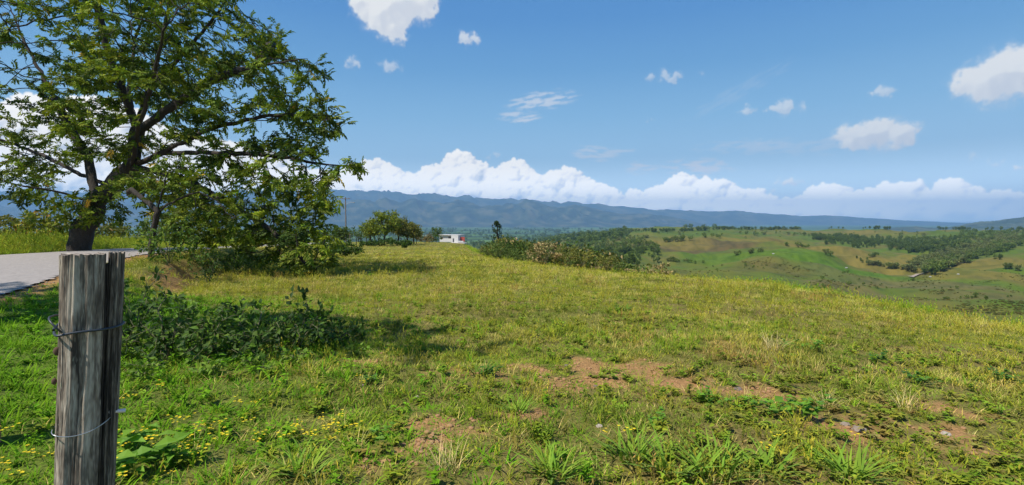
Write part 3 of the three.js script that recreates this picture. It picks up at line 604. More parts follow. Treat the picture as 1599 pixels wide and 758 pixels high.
// ================================================================ THINGS
// ---------------------------------------------------------------- the great tree across the road
const P = (px, py, d) => place(px, py, d);
function crownSpot(px, py, d, wpx, hpx, depth, share) { const c = P(px, py, d), k = d / FOCAL; return [c.x, c.y, c.z, wpx * k, hpx * k, depth, share]; }
const LEAF = [[0.055, 0.1, 0.012], [0.18, 0.28, 0.018], [0.42, 0.48, 0.026], [0.55, 0.4, 0.05]];
{
  const base = P(124, 397, 25); base.y = groundHeight(base.x, base.z) - 0.15;
  const rnd = seeded(2024), rel = (v) => v.sub(base), path = (...l) => l.map(([px, py, d]) => rel(P(px, py, d)));
  const o = thing('broad_tree', 'huge spreading tree with dark leaning trunk across the road, filling the upper left', 'tree', base.toArray());
  const paths = [
    [V(0, 0, 0), rel(P(123, 385, 25)), rel(P(129, 358, 25)), rel(P(142, 335, 25)), rel(P(150, 312, 25)), rel(P(172, 296, 25)), rel(P(180, 284, 25)), rel(P(205, 262, 24.8)), rel(P(214, 205, 24.8)), rel(P(226, 150, 25)), rel(P(246, 90, 25)), rel(P(262, 20, 25)), rel(P(270, -60, 25))],
    path([150, 318, 25], [138, 250, 25.5], [104, 190, 26], [78, 140, 26.5], [40, 70, 27], [10, 0, 28]),
    path([214, 205, 24.8], [190, 140, 24.2], [165, 70, 23.8], [150, 0, 23.4], [140, -70, 23]),
    path([205, 262, 24.8], [250, 240, 24], [320, 238, 23], [400, 240, 21.8], [470, 250, 20.8], [520, 258, 20.2], [566, 262, 20]),
    path([205, 262, 24.8], [245, 268, 23.8], [300, 285, 22.6], [350, 315, 21.4], [410, 350, 20.2], [455, 388, 19.4], [492, 428, 18.8]),
    path([214, 205, 24.8], [270, 165, 23.6], [340, 120, 22.6], [420, 100, 21.6], [480, 92, 21]),
    path([176, 292, 25], [120, 270, 26], [60, 240, 27], [-10, 215, 28], [-90, 190, 29]),
    path([205, 262, 24.8], [215, 200, 22.4], [240, 120, 20], [260, 30, 18]),
    path([214, 205, 24.8], [200, 150, 27], [210, 60, 29.5], [240, -20, 31]),
    path([250, 240, 24], [330, 200, 22.4], [420, 180, 21.2], [510, 180, 20.6]),
    path([226, 150, 25], [290, 80, 24], [340, 20, 23.4], [370, -40, 23]),
    path([150, 318, 25], [90, 300, 24], [30, 290, 23], [-40, 270, 22]),
    path([300, 285, 22.6], [330, 330, 21.8], [345, 375, 21.2]),
  ];
  const spots = spotsIn([
    crownSpot(190, 40, 24.5, 230, 120, 6.5, 330), crownSpot(60, 60, 26, 190, 110, 5.5, 200), crownSpot(330, 60, 23.4, 110, 70, 3.5, 110), crownSpot(420, 120, 21.6, 80, 62, 2.8, 110),
    crownSpot(400, 195, 21.4, 120, 52, 3, 150), crownSpot(500, 190, 20.7, 42, 38, 1.4, 50), crownSpot(420, 262, 20.8, 95, 50, 2.4, 120), crownSpot(548, 262, 20.1, 34, 12, 0.6, 18), crownSpot(470, 320, 19.8, 58, 45, 1.5, 110), crownSpot(484, 388, 19, 38, 46, 0.9, 90), crownSpot(425, 372, 19.8, 50, 34, 1.1, 80), crownSpot(495, 325, 19.4, 22, 34, 0.8, 34),
    crownSpot(330, 300, 22, 90, 60, 2.4, 140), crownSpot(360, 352, 21.2, 100, 34, 1.8, 130), crownSpot(250, 300, 23.4, 60, 45, 2, 55), crownSpot(190, 180, 24, 130, 80, 4.5, 130), crownSpot(60, 190, 26.5, 130, 70, 4, 120), crownSpot(30, 285, 24.5, 110, 36, 3, 60),
    crownSpot(148, 322, 24.1, 40, 30, 0.9, 46), crownSpot(105, 330, 24.4, 40, 18, 0.9, 16), crownSpot(190, -130, 24.5, 250, 110, 7, 190), crownSpot(-130, 150, 28, 120, 120, 5, 70), crownSpot(240, 60, 19.5, 120, 90, 3, 90),
  ].map((e) => [e[0] - base.x, e[1] - base.y, e[2] - base.z, e[3], e[4], e[5], e[6]]), 7000, rnd, 0.5);
  const t = grow({ paths, spots, step: 0.3, kill: 0.33, rnd, droop: 0.03, wander: 0.34, most: 16000 });
  const n = bigTree(o, t, { rBase: 0.47, rTip: 0.009, thin: 3, perNode: 2.7, tones: LEAF, seed: 31, scale: 1.0 });

}
// a slimmer tree on the near verge, under the great one's skirts
{
  const base = P(234, 396, 18.6); base.y = groundHeight(base.x, base.z) - 0.1;
  const rnd = seeded(88), rel = (v) => v.sub(base), path = (...l) => l.map(([px, py, d]) => rel(P(px, py, d)));
  const o = thing('slender_tree', 'slim grey tree on the near verge under the great crown', 'tree', base.toArray());
  const paths = [[V(0, 0, 0), rel(P(235, 385, 18.6)), rel(P(240, 355, 18.6)), rel(P(246, 330, 18.5)), rel(P(252, 300, 18.4)), rel(P(262, 270, 18.3))], path([246, 330, 18.5], [275, 312, 18.2], [310, 300, 17.8]), path([246, 330, 18.5], [225, 312, 18.8], [205, 296, 19])];
  const spots = spotsIn([crownSpot(265, 280, 18.3, 55, 30, 1.2), crownSpot(310, 318, 18, 55, 28, 1.1), crownSpot(215, 300, 18.9, 40, 24, 0.9), crownSpot(375, 335, 17.6, 40, 22, 0.8)].map((e) => [e[0] - base.x, e[1] - base.y, e[2] - base.z, e[3], e[4], e[5]]), 420, rnd, 0.4);
  const t = grow({ paths, spots, step: 0.22, kill: 0.27, rnd, droop: 0.04 });
  bigTree(o, t, { rBase: 0.1, rTip: 0.007, thin: 3, perNode: 1.5, tones: LEAF, seed: 32, scale: 0.85, material: bark, limbLeast: 0.08 });
}
// the tree beside the road to the left of the frame whose shade falls across the verge and the thicket
{
  const base = V(-17.2, 0, -4.9), rnd = seeded(91);
  base.y = groundHeight(base.x, base.z) - 0.1;
  const o = thing('roadside_tree', 'broad tree beside the road past the left edge, its shade falling across the verge', 'tree', base.toArray());
  const paths = [[V(0, 0, 0), V(0.1, 2.2, 0), V(0.5, 4.2, -0.1), V(1.6, 6, -0.4), V(3, 7.4, -0.9)], [V(0.5, 4.2, -0.1), V(3, 6.3, 0), V(6, 7.6, 0.5), V(9, 8.4, 1.1), V(11, 8.5, 1.4)], [V(0.5, 4.2, -0.1), V(-1.5, 6, -0.8), V(-3, 7.4, -1.4)], [V(1.6, 6, -0.4), V(3.5, 8.2, -1), V(6, 9.4, -0.4)]];
  const spots = spotsIn([[3, 8.5, -0.9, 3, 1.1, 1.3], [7.4, 8.5, 0.7, 2.6, 1.0, 1.15], [9.4, 8.5, 0.9, 2.4, 0.9, 1.05], [11.4, 8.3, 1.5, 1.2, 0.6, 0.5], [-1.5, 7.8, -0.6, 2.2, 1.4, 1.6]], 1500, rnd, 0.4);
  const t = grow({ paths, spots, step: 0.36, kill: 0.42, rnd });
  bigTree(o, t, { rBase: 0.28, rTip: 0.01, thin: 4, perNode: 2.6, tones: LEAF, seed: 33, scale: 1.25 });
}

// ---------------------------------------------------------------- grass: clumps of real blades, thousands of them, by kind
function clumpGeometry(seed, { blades, height, spread, width, lean, seg = 3, vary = 0.2, seeds = 0, seedCol }) {
  const r = seeded(seed), L = new Leaves();
  for (let i = 0; i < blades; i++) {
    const a = r() * 6.283, q = Math.sqrt(r()) * spread, out = V(Math.cos(a), 0, Math.sin(a)), p = V(out.x * q, -0.015, out.z * q), b = r() * 6.283, way = out.clone().multiplyScalar(0.6).add(V(Math.cos(b), 0, Math.sin(b)).multiplyScalar(0.7)).normalize();
    const d = way.clone().multiplyScalar(lean * (0.3 + r())).add(V(0, 1, 0)), h = height * (0.5 + 0.75 * r()), k = 1 + (r() - 0.5) * 2 * vary;
    L.blade(p, d, way.clone().multiplyScalar(lean * (0.8 + r())).add(V(0, -0.35 * r(), 0)), h, width * (0.7 + 0.6 * r()), [k * (1 + 0.25 * (r() - 0.5)), k, k * 0.9], seg);
    if (i < seeds) { const t = p.clone().addScaledVector(d.clone().normalize(), h * 1.2); L.blade(p, d, V(way.x * 0.2, 0, way.z * 0.2), h * 1.25, width * 0.5, seedCol, 2); for (let k2 = 0; k2 < 3; k2++) L.leaf(t.clone().addScaledVector(d, -0.03 * k2), ball(r).add(V(0, 1, 0)), ball(r), 0.05, 0.014, seedCol, 0.2, true); }
  }
  return L.geometry();
}
function weedGeometry(seed, { leaves, size, wid, spread, high, stems = 4 }) {
  const r = seeded(seed), L = new Leaves();
  for (let s = 0; s < stems; s++) {
    const a = r() * 6.283, tip = V(Math.cos(a) * spread * r(), high * (0.5 + 0.5 * r()), Math.sin(a) * spread * r()), foot = V(0, -0.01, 0);
    L.blade(foot, tip.clone(), V(0, 0, 0.01), tip.length(), 0.006, [0.8, 0.8, 0.6], 2);
    for (let k = 0; k < leaves / stems; k++) { const p = foot.clone().lerp(tip, 0.3 + 0.7 * r()), b = r() * 6.283; L.leaf(p, V(Math.cos(b), 0.15 + 0.4 * (r() - 0.3), Math.sin(b)), V((r() - 0.5) * 0.6, 1, (r() - 0.5) * 0.6), size * (0.6 + 0.7 * r()), wid * (0.6 + 0.7 * r()), tint([1, 1, 0.95], r, 0.25), 0.18); }
  }
  return L.geometry();
}
const kinds = {
  short: [clumpGeometry(1, { blades: 26, height: 0.085, spread: 0.12, width: 0.008, lean: 1.1 }), clumpGeometry(2, { blades: 22, height: 0.1, spread: 0.13, width: 0.0085, lean: 1.2 }), clumpGeometry(3, { blades: 24, height: 0.075, spread: 0.13, width: 0.0095, lean: 1.5, seg: 2 })],
  tall: [clumpGeometry(4, { blades: 20, height: 0.16, spread: 0.1, width: 0.008, lean: 0.8, seeds: 4, seedCol: [1.6, 1.35, 1.5] }), clumpGeometry(5, { blades: 16, height: 0.2, spread: 0.09, width: 0.007, lean: 0.6, seeds: 6, seedCol: [1.7, 1.4, 1.6] })],
  dry: [clumpGeometry(6, { blades: 24, height: 0.12, spread: 0.12, width: 0.0065, lean: 1.2, vary: 0.3 }), clumpGeometry(7, { blades: 18, height: 0.16, spread: 0.1, width: 0.0055, lean: 0.9, vary: 0.3 })],
  broad: [clumpGeometry(8, { blades: 15, height: 0.13, spread: 0.07, width: 0.015, lean: 1.4 }), clumpGeometry(9, { blades: 12, height: 0.16, spread: 0.06, width: 0.016, lean: 1.2 })],
  weed: [weedGeometry(11, { leaves: 22, size: 0.055, wid: 0.034, spread: 0.12, high: 0.12 }), weedGeometry(12, { leaves: 16, size: 0.07, wid: 0.04, spread: 0.1, high: 0.16 }), weedGeometry(13, { leaves: 30, size: 0.035, wid: 0.02, spread: 0.14, high: 0.1, stems: 6 })],
};
// a flower of five petals on a stalk, several to a sprig
const flowerGeometry = (() => {
  const L = new Leaves(), r = seeded(14);
  for (let s = 0; s < 5; s++) {
    const p = V((r() - 0.5) * 0.16, 0.12 + 0.07 * r(), (r() - 0.5) * 0.16);
    for (let k = 0; k < 5; k++) { const a = k * 1.257 + r() * 0.4; L.leaf(p, V(Math.cos(a), 0.35, Math.sin(a)), V(0, 1, 0), 0.016, 0.011, tint([1, 1, 1], r, 0.15), 0.1, true); }
  }
  return L.geometry();
})();
const GR = { olive: [0.27, 0.295, 0.026], yellow: [0.325, 0.335, 0.036], straw: [0.58, 0.47, 0.17], green: [0.18, 0.305, 0.02], lush: [0.15, 0.34, 0.012], rust: [0.3, 0.18, 0.07], dark: [0.1, 0.16, 0.02], bright: [0.25, 0.37, 0.03] };
function sowGrass() {
  const rnd = seeded(555), lots = new Map(), M = new THREE.Matrix4(), Q = new THREE.Quaternion(), UP = V(0, 1, 0);
  const put = (kind, x, z, s, sy, col, sink = 0) => {
    const v = Math.floor(rnd() * kinds[kind].length), key = kind + v; let l = lots.get(key); if (!l) lots.set(key, l = { kind, g: kinds[kind][v], m: [], c: [] });
    Q.setFromAxisAngle(UP, rnd() * 6.283); M.compose(V(x, groundHeight(x, z) - sink, z), Q, V(s, sy, s)); l.m.push(...M.elements); l.c.push(...col);
  };
  const dense = [[1.5, 150], [5, 145], [8, 112], [12, 72], [20, 32], [30, 14], [45, 7.5], [70, 3.2], [110, 1.6], [190, 0.7]];
  for (let d0 = 1.4; d0 < 185;) {
    const d1 = d0 * 1.06, area = (d1 * d1 - d0 * d0) * 0.5 * (114 * Math.PI / 180), n = Math.round(area * table(dense, d0));
    for (let k = 0; k < n; k++) {
      const r = Math.sqrt(lerp(d0 * d0, d1 * d1, rnd())), a = ((rnd() - 0.5) * 114 * Math.PI) / 180, x = Math.sin(a) * r, z = -Math.cos(a) * r;
      const s = browDistance(x, z); if (s > 14 || (s > 3 && r > 60)) continue;
      const e = roadEdge(x, z); if (e < 0.12 + 0.35 * rnd() && e > -ROADW - 0.2) continue;
      if (e < -ROADW - 26) continue;
      if (x > -22 && x < -9 && z < -132 && z > -172) continue;
      const b = bareness(x, z); if (rnd() < b * 0.8) continue;
      const wide = fbm(n2, x * 0.1 + 3, z * 0.1, 3), m = fbm(n2b, x * 0.42, z * 0.42, 3), f = n2c(x * 1.4, z * 1.4), ft = n2(x * 2.3 + 9, z * 2.3);
      const big = clamp(r / 13, 1, 3.4), verge = e < 9 && e > 0 ? smooth(8.5, 2.5, e) * smooth(-13, -8, z) : 0, leftSide = x < 0 ? smooth(-0.5, -3, x + z * -0.15) * smooth(-9, -5, z) : 0;
      const corner = 0.22 * smooth(0.3, 2.2, x + 0.9 * m) * smooth(-6.2, -4.6, z + 0.8 * wide) + 0.22 * smooth(0.1, 0.4, fbm(n2c, x * 0.33 + 70, z * 0.33, 3)) * smooth(16, 8, r);
      let col, kind, sy = 0.75 + 0.5 * rnd(), t = rnd();
      if (verge > rnd()) { kind = t < 0.62 ? 'short' : t < 0.9 ? 'broad' : 'weed'; col = mix3(GR.lush, GR.green, rnd() * 0.7); sy *= 1.3; }
      else if (e < -ROADW) { kind = t < 0.5 ? 'tall' : t < 0.8 ? 'short' : 'dry'; col = mix3(GR.green, kind === 'dry' ? GR.straw : GR.olive, rnd()); sy *= 1.5 + smooth(1, 8, -e - ROADW) * 1.6; }
      else if (lushPatch(x, z) > rnd() * 1.2) { kind = t < 0.7 ? 'short' : 'broad'; col = mix3(GR.lush, GR.green, rnd()); }
      else if (corner > rnd()) { kind = 'weed'; col = mix3([0.28, 0.22, 0.06], mix3(GR.olive, GR.bright, rnd()), clamp(rnd() * 1.4 + 0.4 * ft)); sy *= 0.7; }
      else if (s > 0) { kind = t < 0.75 ? 'tall' : 'broad'; col = mix3(z > -30 ? GR.lush : GR.green, GR.olive, rnd() * 0.6); sy *= 1.3; }
      else {
        const straw = smooth(0.02, 0.5, m * 0.8 + wide * 0.7 + 0.12 * smooth(9, 25, r) - 0.05), rust = smooth(0.2, 0.5, fbm(n2c, x * 0.2 + 20, z * 0.2, 3) + 0.15 * f), leafy = smooth(0.15, 0.5, ft * 0.6 + 0.5 * fbm(n2, x * 0.6 + 31, z * 0.6, 2)), near = smooth(15, 7, r);
        const few = 0.16 - 0.07 * near; if (t < few + 0.38 * straw) { kind = 'dry'; col = mix3(GR.straw, rust > rnd() ? GR.rust : GR.yellow, rnd() * 0.8); sy *= 0.9 + 0.45 * straw; }
        else if (t < few + 0.38 * straw + 0.36 * leafy * (0.35 + near) + 0.1 * near + leftSide * 0.2) { kind = rnd() < 0.55 ? 'weed' : 'broad'; col = mix3(GR.green, rnd() < 0.3 ? GR.bright : GR.olive, rnd()); }
        else { kind = rnd() < 0.12 + 0.22 * straw ? 'tall' : 'short'; col = mix3(GR.olive, mix3(GR.yellow, GR.green, smooth(0.25, -0.35, m + 0.3 * f) * (0.5 + 0.5 * near)), clamp(0.5 + wide + (rnd() - 0.5) * 0.8)); if (rust > rnd() * 1.3) col = mix3(col, GR.rust, 0.6); const deep = smooth(0.12, 0.42, fbm(n2b, x * 0.27 + 50, z * 0.27, 3) + 0.05); if (deep > rnd()) col = mix3(col, GR.dark, 0.65); }
        if (b > 0.15) sy *= 0.6;
      }
      put(kind, x, z, big * (0.72 + 0.42 * rnd()), Math.min(big, 1.4) * sy * 0.86, tint(col, rnd, 0.16), 0.005);
    }
    d0 = d1;
  }
  // crumbs of earth on the bare places
  {
    const list = [], r3 = seeded(321);
    for (const [cx, cz, q] of bare) for (let k = 0; k < 90; k++) { const x = cx + (r3() + r3() - 1) * q * 1.8, z = cz + (r3() + r3() - 1) * q * 1.4; if (bareness(x, z) < 0.25) continue; const s = 0.004 + 0.02 * r3() ** 3; M.compose(V(x, groundHeight(x, z) + s * 0.2, z), Q.setFromAxisAngle(UP, r3() * 6), V(s * 1.2, s * 0.7, s)); list.push(M.clone()); }
    const m = new THREE.InstancedMesh(new THREE.IcosahedronGeometry(1, 1), new THREE.MeshStandardMaterial({ color: new THREE.Color(0.36, 0.2, 0.09), roughness: 1 }), list.length); list.forEach((x, i) => m.setMatrixAt(i, x));
    tag(top(m, 'earth_crumbs'), 'crumbs of reddish earth lying on the bare patches', 'soil', null, 'stuff');
  }
  const names = { short: ['short_grass', 'short yellow green turf covering the hilltop field'], tall: ['tall_grass', 'taller seeding grass scattered over the field and slopes'], dry: ['dry_grass', 'dry straw coloured grass scattered over the field'], broad: ['broad_grass', 'wide bladed green grass along the verge and field'], weed: ['weeds', 'low leafy green weeds among the grass'] };
  let total = 0;
  for (const l of lots.values()) {
    const n = l.m.length / 16, m = new THREE.InstancedMesh(l.g, l.kind === 'dry' ? dryMat : bladeMat, n);
    m.instanceMatrix.array.set(l.m); m.instanceColor = new THREE.InstancedBufferAttribute(new Float32Array(l.c), 3);
    tag(top(m, names[l.kind][0]), names[l.kind][1], 'grass', null, 'stuff'); total += n;
  }

  // sprigs of tiny yellow flowers in the near left of the field
  const F = [], C = [], r2 = seeded(777);
  for (const [px, py, n, w] of [[500, 695, 30, 0.22], [525, 690, 22, 0.16], [230, 735, 26, 0.3], [300, 720, 30, 0.4], [260, 690, 20, 0.35], [340, 690, 16, 0.4], [220, 650, 14, 0.3], [300, 640, 14, 0.5], [20, 745, 16, 0.2], [40, 690, 8, 0.25], [1170, 700, 4, 0.3], [900, 690, 4, 0.4], [570, 605, 5, 0.3], [1385, 720, 5, 0.15], [1520, 560, 8, 0.4]]) {
    const p = groundAt(px, py);
    for (let k = 0; k < n * 0.28; k++) { const x = p.x + (r2() + r2() - 1) * w * 1.5, z = p.z + (r2() + r2() - 1) * w * 1.5, s = 0.5 + 0.5 * r2(); M.compose(V(x, groundHeight(x, z), z), Q.setFromAxisAngle(UP, r2() * 6.28), V(s, s, s)); F.push(...M.elements); C.push(...tint([0.8, 0.62, 0.025], r2, 0.12)); }
  }
  const fm = new THREE.InstancedMesh(flowerGeometry, leafMat(WHITE, 0.2), F.length / 16); fm.instanceMatrix.array.set(F); fm.instanceColor = new THREE.InstancedBufferAttribute(new Float32Array(C), 3);
  tag(top(fm, 'yellow_flowers'), 'tiny yellow flowers sprinkled among the weeds at lower left', 'flowers', null, 'stuff');
}
sowGrass();

// ---------------------------------------------------------------- the weathered fence post
function woodTexture(seed, light, darkShare) {
  const w = 512, h = 1024, d = new Uint8Array(w * h * 4), b = new Uint8Array(w * h * 4), f = createNoise2D(seeded(seed)), g = createNoise2D(seeded(seed + 1));
  for (let j = 0; j < h; j++) for (let i = 0; i < w; i++) {
    const u = i / w, v = j / h, sway = 0.012 * f(u * 3, v * 4), x = u + sway;
    const broad = f(x * 9, v * 1.6), fine = f(x * 60, v * 5), hair = g(x * 150, v * 16), blot = g(x * 5, v * 5) * 0.5 + g(x * 13, v * 11) * 0.35 + f(x * 30, v * 30) * 0.3 + g(x * 70, v * 60) * 0.18, crack = smooth(0.9, 0.98, 1 - Math.abs(g(x * 13 + 0.3 * f(v * 3, 1), v * 0.7))) * smooth(-0.3, 0.3, f(x * 5, v * 2.5));
    const t = clamp(0.5 + 0.17 * broad + 0.1 * fine + 0.08 * hair + 0.55 * blot - crack * 0.7 - darkShare);
    const flake = smooth(0.5, 0.8, g(x * 34, v * 16) * 0.6 + f(x * 80, v * 40) * 0.5);
    let c = mix3([70, 62, 55], mix3([146, 135, 122], [206, 197, 182], clamp(t * 1.8 - 0.9)), clamp(t * 1.7));
    c = mix3(c, [214, 207, 194], flake * 0.5);
    const lichen = smooth(0.42, 0.62, g(u * 9 + 4, v * 14) * 0.6 + f(u * 40, v * 60) * 0.35) * smooth(0.1, 0.5, f(u * 3, v * 3 + 8));
    c = mix3(c, [168, 172, 150], lichen * 0.7);
    const k = (j * w + i) * 4, q = clamp(0.5 + 0.2 * fine + 0.15 * hair - crack * 0.5 + 0.1 * broad);
    d.set([c[0] * light, c[1] * light, c[2] * light, 255], k); b.set([q * 255, q * 255, q * 255, 255], k);
  }
  const make = (a, srgb) => { const t = new THREE.DataTexture(a, w, h); t.wrapS = t.wrapT = THREE.RepeatWrapping; t.magFilter = THREE.LinearFilter; t.minFilter = THREE.LinearMipmapLinearFilter; t.generateMipmaps = true; if (srgb) t.colorSpace = THREE.SRGBColorSpace; t.needsUpdate = true; return t; };
  return [make(d, true), make(b, false)];
}
{
  const [tone, relief] = woodTexture(401, 1, 0), [tone2, relief2] = woodTexture(405, 0.92, 0.05);
  const wood1 = new THREE.MeshStandardMaterial({ color: new THREE.Color(1, 0.95, 0.88), map: tone, bumpMap: relief, bumpScale: 0.004, roughness: 0.95 }), wood2 = new THREE.MeshStandardMaterial({ color: new THREE.Color(1, 0.95, 0.88), map: tone2, bumpMap: relief2, bumpScale: 0.006, roughness: 0.95 });
  const D = 1.6, base = place(118, 500, D), gy = groundHeight(base.x - 0.1, -D), topY = place(140, 397, D).y, Hh = topY - gy + 0.25;
  // a split log section lofted upwards: outline in plan, slowly twisting and splitting
  function slab(outline, height, y0, seed, lean, taper) {
    const n = 128, m = 60, pos = [], uv = [], index = [], f = createNoise2D(seeded(seed)), c = new THREE.CatmullRomCurve3(outline.map(([x, z]) => V(x, 0, z)), true, 'catmullrom', 0.35), ring = c.getSpacedPoints(n), rc = seeded(seed + 5), cracks = []; for (let k = 0; k < 16; k++) { const v0 = rc() * 0.9; cracks.push([rc(), v0, v0 + 0.12 + 0.4 * rc(), 0.002 + 0.005 * rc()]); }
    const at = (i, v) => { const p = ring[i % n], crackAt = cracks.reduce((q, [a, v0, v1, dp]) => { let e = Math.abs((i % n) / n - a - 0.006 * f(v * 6, a * 9)); e = Math.min(e, 1 - e); return q - dp * Math.exp(-((e * n) ** 2) * 0.9) * smooth(v0 - 0.05, v0 + 0.04, v) * smooth(v1 + 0.05, v1 - 0.04, v); }, 0), ridge = crackAt + 0.0018 * f((i % n) * 0.22, v * 1.1) + 0.0012 * f((i % n) * 1.7, v * 4) + 0.004 * f((i % n) * 0.16, v * 2), l = Math.hypot(p.x, p.z) || 1, k = taper + (1 - taper) * v; return [(p.x + (p.x / l) * ridge) * k + lean * (v - 1) * height, (p.z + (p.z / l) * ridge) * k]; };
    for (let j = 0; j <= m; j++) for (let i = 0; i <= n; i++) {
      const v = j / m, [x, z] = at(i, v), rag = j === m ? 0.0035 * f((i % n) * 0.12, 7) + 0.0012 * f((i % n) * 0.7, 3) : 0;
      pos.push(x, y0 + v * height + rag, z); uv.push(i / n, v * 0.96);
      if (j && i) { const a = (j - 1) * (n + 1) + i - 1, b = j * (n + 1) + i - 1; index.push(a, b, a + 1, a + 1, b, b + 1); }
    }
    const start = pos.length / 3, [cx, cz] = [0, 0], k0 = m * (n + 1);
    pos.push(lean * 0 + cx, y0 + height - 0.012, cz); uv.push(0.5, 0.5);
    for (let i = 0; i <= n; i++) { const s = k0 + i; pos.push(pos[s * 3], pos[s * 3 + 1], pos[s * 3 + 2]); uv.push(0.5 + 0.08 * Math.cos(i / n * 6.28), 0.5 + 0.05 * Math.sin(i / n * 6.28)); if (i) index.push(start, start + i, start + 1 + i); }
    const g = new THREE.BufferGeometry(); g.setAttribute('position', new THREE.Float32BufferAttribute(pos, 3)); g.setAttribute('uv', new THREE.Float32BufferAttribute(uv, 2)); g.setIndex(index); g.computeVertexNormals(); return g;
  }
  const px = 0.00152, axis = place(136, 397, D), x0 = axis.x, turn = Math.atan2(-x0, D), reach = Math.hypot(x0, D), o = thing('fence_post', 'weathered grey split wooden fence post bound with wire, close by at left', 'fence post', [x0, gy - 0.25, -D], turn);
  const L = 0.052, body = [[-40, 14], [-41, -8], [-36, -30], [-12, -40], [12, -40], [25, -32], [28, -12], [28, 8], [26, 21], [17, 29], [2, 34], [-18, 31], [-33, 24]].map(([a, b]) => [a * px, b * px]);
  part(o, 'post', slab(body, Hh, 0, 411, L, 0.9), wood1);
  const rear = part(o, 'split_slab', slab([[-11, 12], [-12, -18], [0, -26], [10, -20], [12, 0], [9, 14], [0, 17]].map(([a, b]) => [a * px, b * px]), Hh + 0.002, 0, 415, L * 1.12, 0.85), wood2);
  rear.position.set(49 * px, 0, -8 * px);
  const sliver = part(o, 'splinter', slab([[-4, 5], [-5, -8], [4, -8], [5, 3], [1, 6]].map(([a, b]) => [a * px, b * px]), Hh - 0.034, 0, 419, L * 1.04, 0.9), new THREE.MeshStandardMaterial({ color: new THREE.Color(0.42, 0.39, 0.36), map: tone2, bumpMap: relief2, bumpScale: 0.004, roughness: 1 }));
  sliver.position.set(34 * px, 0, 0);
  o.updateMatrixWorld();
  const world = (a, b, off) => { const v = bearing(a, b), k = (reach + off) / Math.hypot(v.x, v.z); v.multiplyScalar(k); v.y += EYE; return o.worldToLocal(v); };
  const F = -0.058, wire = (pts, r, m, name) => part(o, name, new THREE.TubeGeometry(new THREE.CatmullRomCurve3(pts), 110, r, 8), m);
  const cable = new THREE.MeshStandardMaterial({ color: new THREE.Color(0.035, 0.042, 0.052), roughness: 0.42 }), steel = new THREE.MeshStandardMaterial({ color: new THREE.Color(0.55, 0.56, 0.57), roughness: 0.35, metalness: 0.85 });
  wire([world(93, 492, 0.03), world(84, 493, 0.005), world(76, 497, -0.03), world(79, 504, -0.055), world(88, 513, -0.066), world(96, 520, F)], 0.003, cable, 'wire_loop');
  wire([world(84, 519, -0.005), world(85, 523, -0.03), world(90, 525, F + 0.008), world(110, 521, F + 0.001), world(132, 518, F - 0.001), world(150, 516, F + 0.004), world(165, 514, -0.042), world(180, 511, -0.03), world(190, 507, 0.0), world(192, 503, 0.04), world(160, 500, 0.07), world(100, 503, 0.07), world(86, 511, 0.04), world(83, 516, 0.015)], 0.0038, cable, 'cable');
  wire([world(81, 672, 0.0), world(80, 677, -0.025), world(85, 681, -0.044), world(100, 683, F + 0.004), world(118, 681, F + 0.001), world(138, 675, F + 0.004), world(153, 667, F + 0.012), world(163, 660, -0.04), world(172, 652, -0.01), world(175, 646, 0.03), world(150, 648, 0.07), world(100, 660, 0.07), world(84, 668, 0.03)], 0.0015, steel, 'wire');
  const peg = new THREE.CylinderGeometry(0.0055, 0.0065, 0.055, 10); peg.rotateZ(1.45); const pg = part(o, 'peg', peg, new THREE.MeshStandardMaterial({ color: new THREE.Color(0.78, 0.68, 0.62), roughness: 0.6 })); tag(pg, 'pale peg sticking out at the right');
  pg.position.copy(world(179, 643, 0.0));
  for (const [a, b, q] of [[88, 549, 0.009], [84, 596, 0.007]]) { const k = new THREE.DodecahedronGeometry(q, 1); k.scale(1, 1.5, 0.8); part(o, 'knot', k, new THREE.MeshStandardMaterial({ color: new THREE.Color(0.12, 0.07, 0.045), roughness: 1 })).position.copy(world(a, b, 0)); }
}
// a reddish stake that just shows at the left edge
{
  const p = place(-34, 500, 3.4), y = groundHeight(p.x, -3.4), h = p.y - y + 0.1, s = [[-0.07, 0.05], [-0.07, -0.05], [0.05, -0.06], [0.07, 0.03]];
  const shape = new THREE.Shape(s.map(([a, b]) => new THREE.Vector2(a, b))), g = new THREE.ExtrudeGeometry(shape, { depth: h, bevelSize: 0.008, bevelThickness: 0.008, bevelSegments: 2 }); g.rotateX(-Math.PI / 2);
  const o = thing('wooden_stake', 'reddish brown stake just showing at the left edge beside the road', 'stake', [p.x, y - 0.1, -3.4]);
  part(o, 'post', g, new THREE.MeshStandardMaterial({ color: new THREE.Color(0.36, 0.17, 0.1), map: barkTone, roughness: 0.9 }));
  const c = new THREE.ExtrudeGeometry(shape, { depth: 0.02, bevelSize: 0.004, bevelThickness: 0.004, bevelSegments: 1 }); c.rotateX(-Math.PI / 2); const cap = part(o, 'top', c, new THREE.MeshStandardMaterial({ color: new THREE.Color(0.05, 0.04, 0.035), roughness: 0.95 })); cap.position.y = h + 0.012;
}

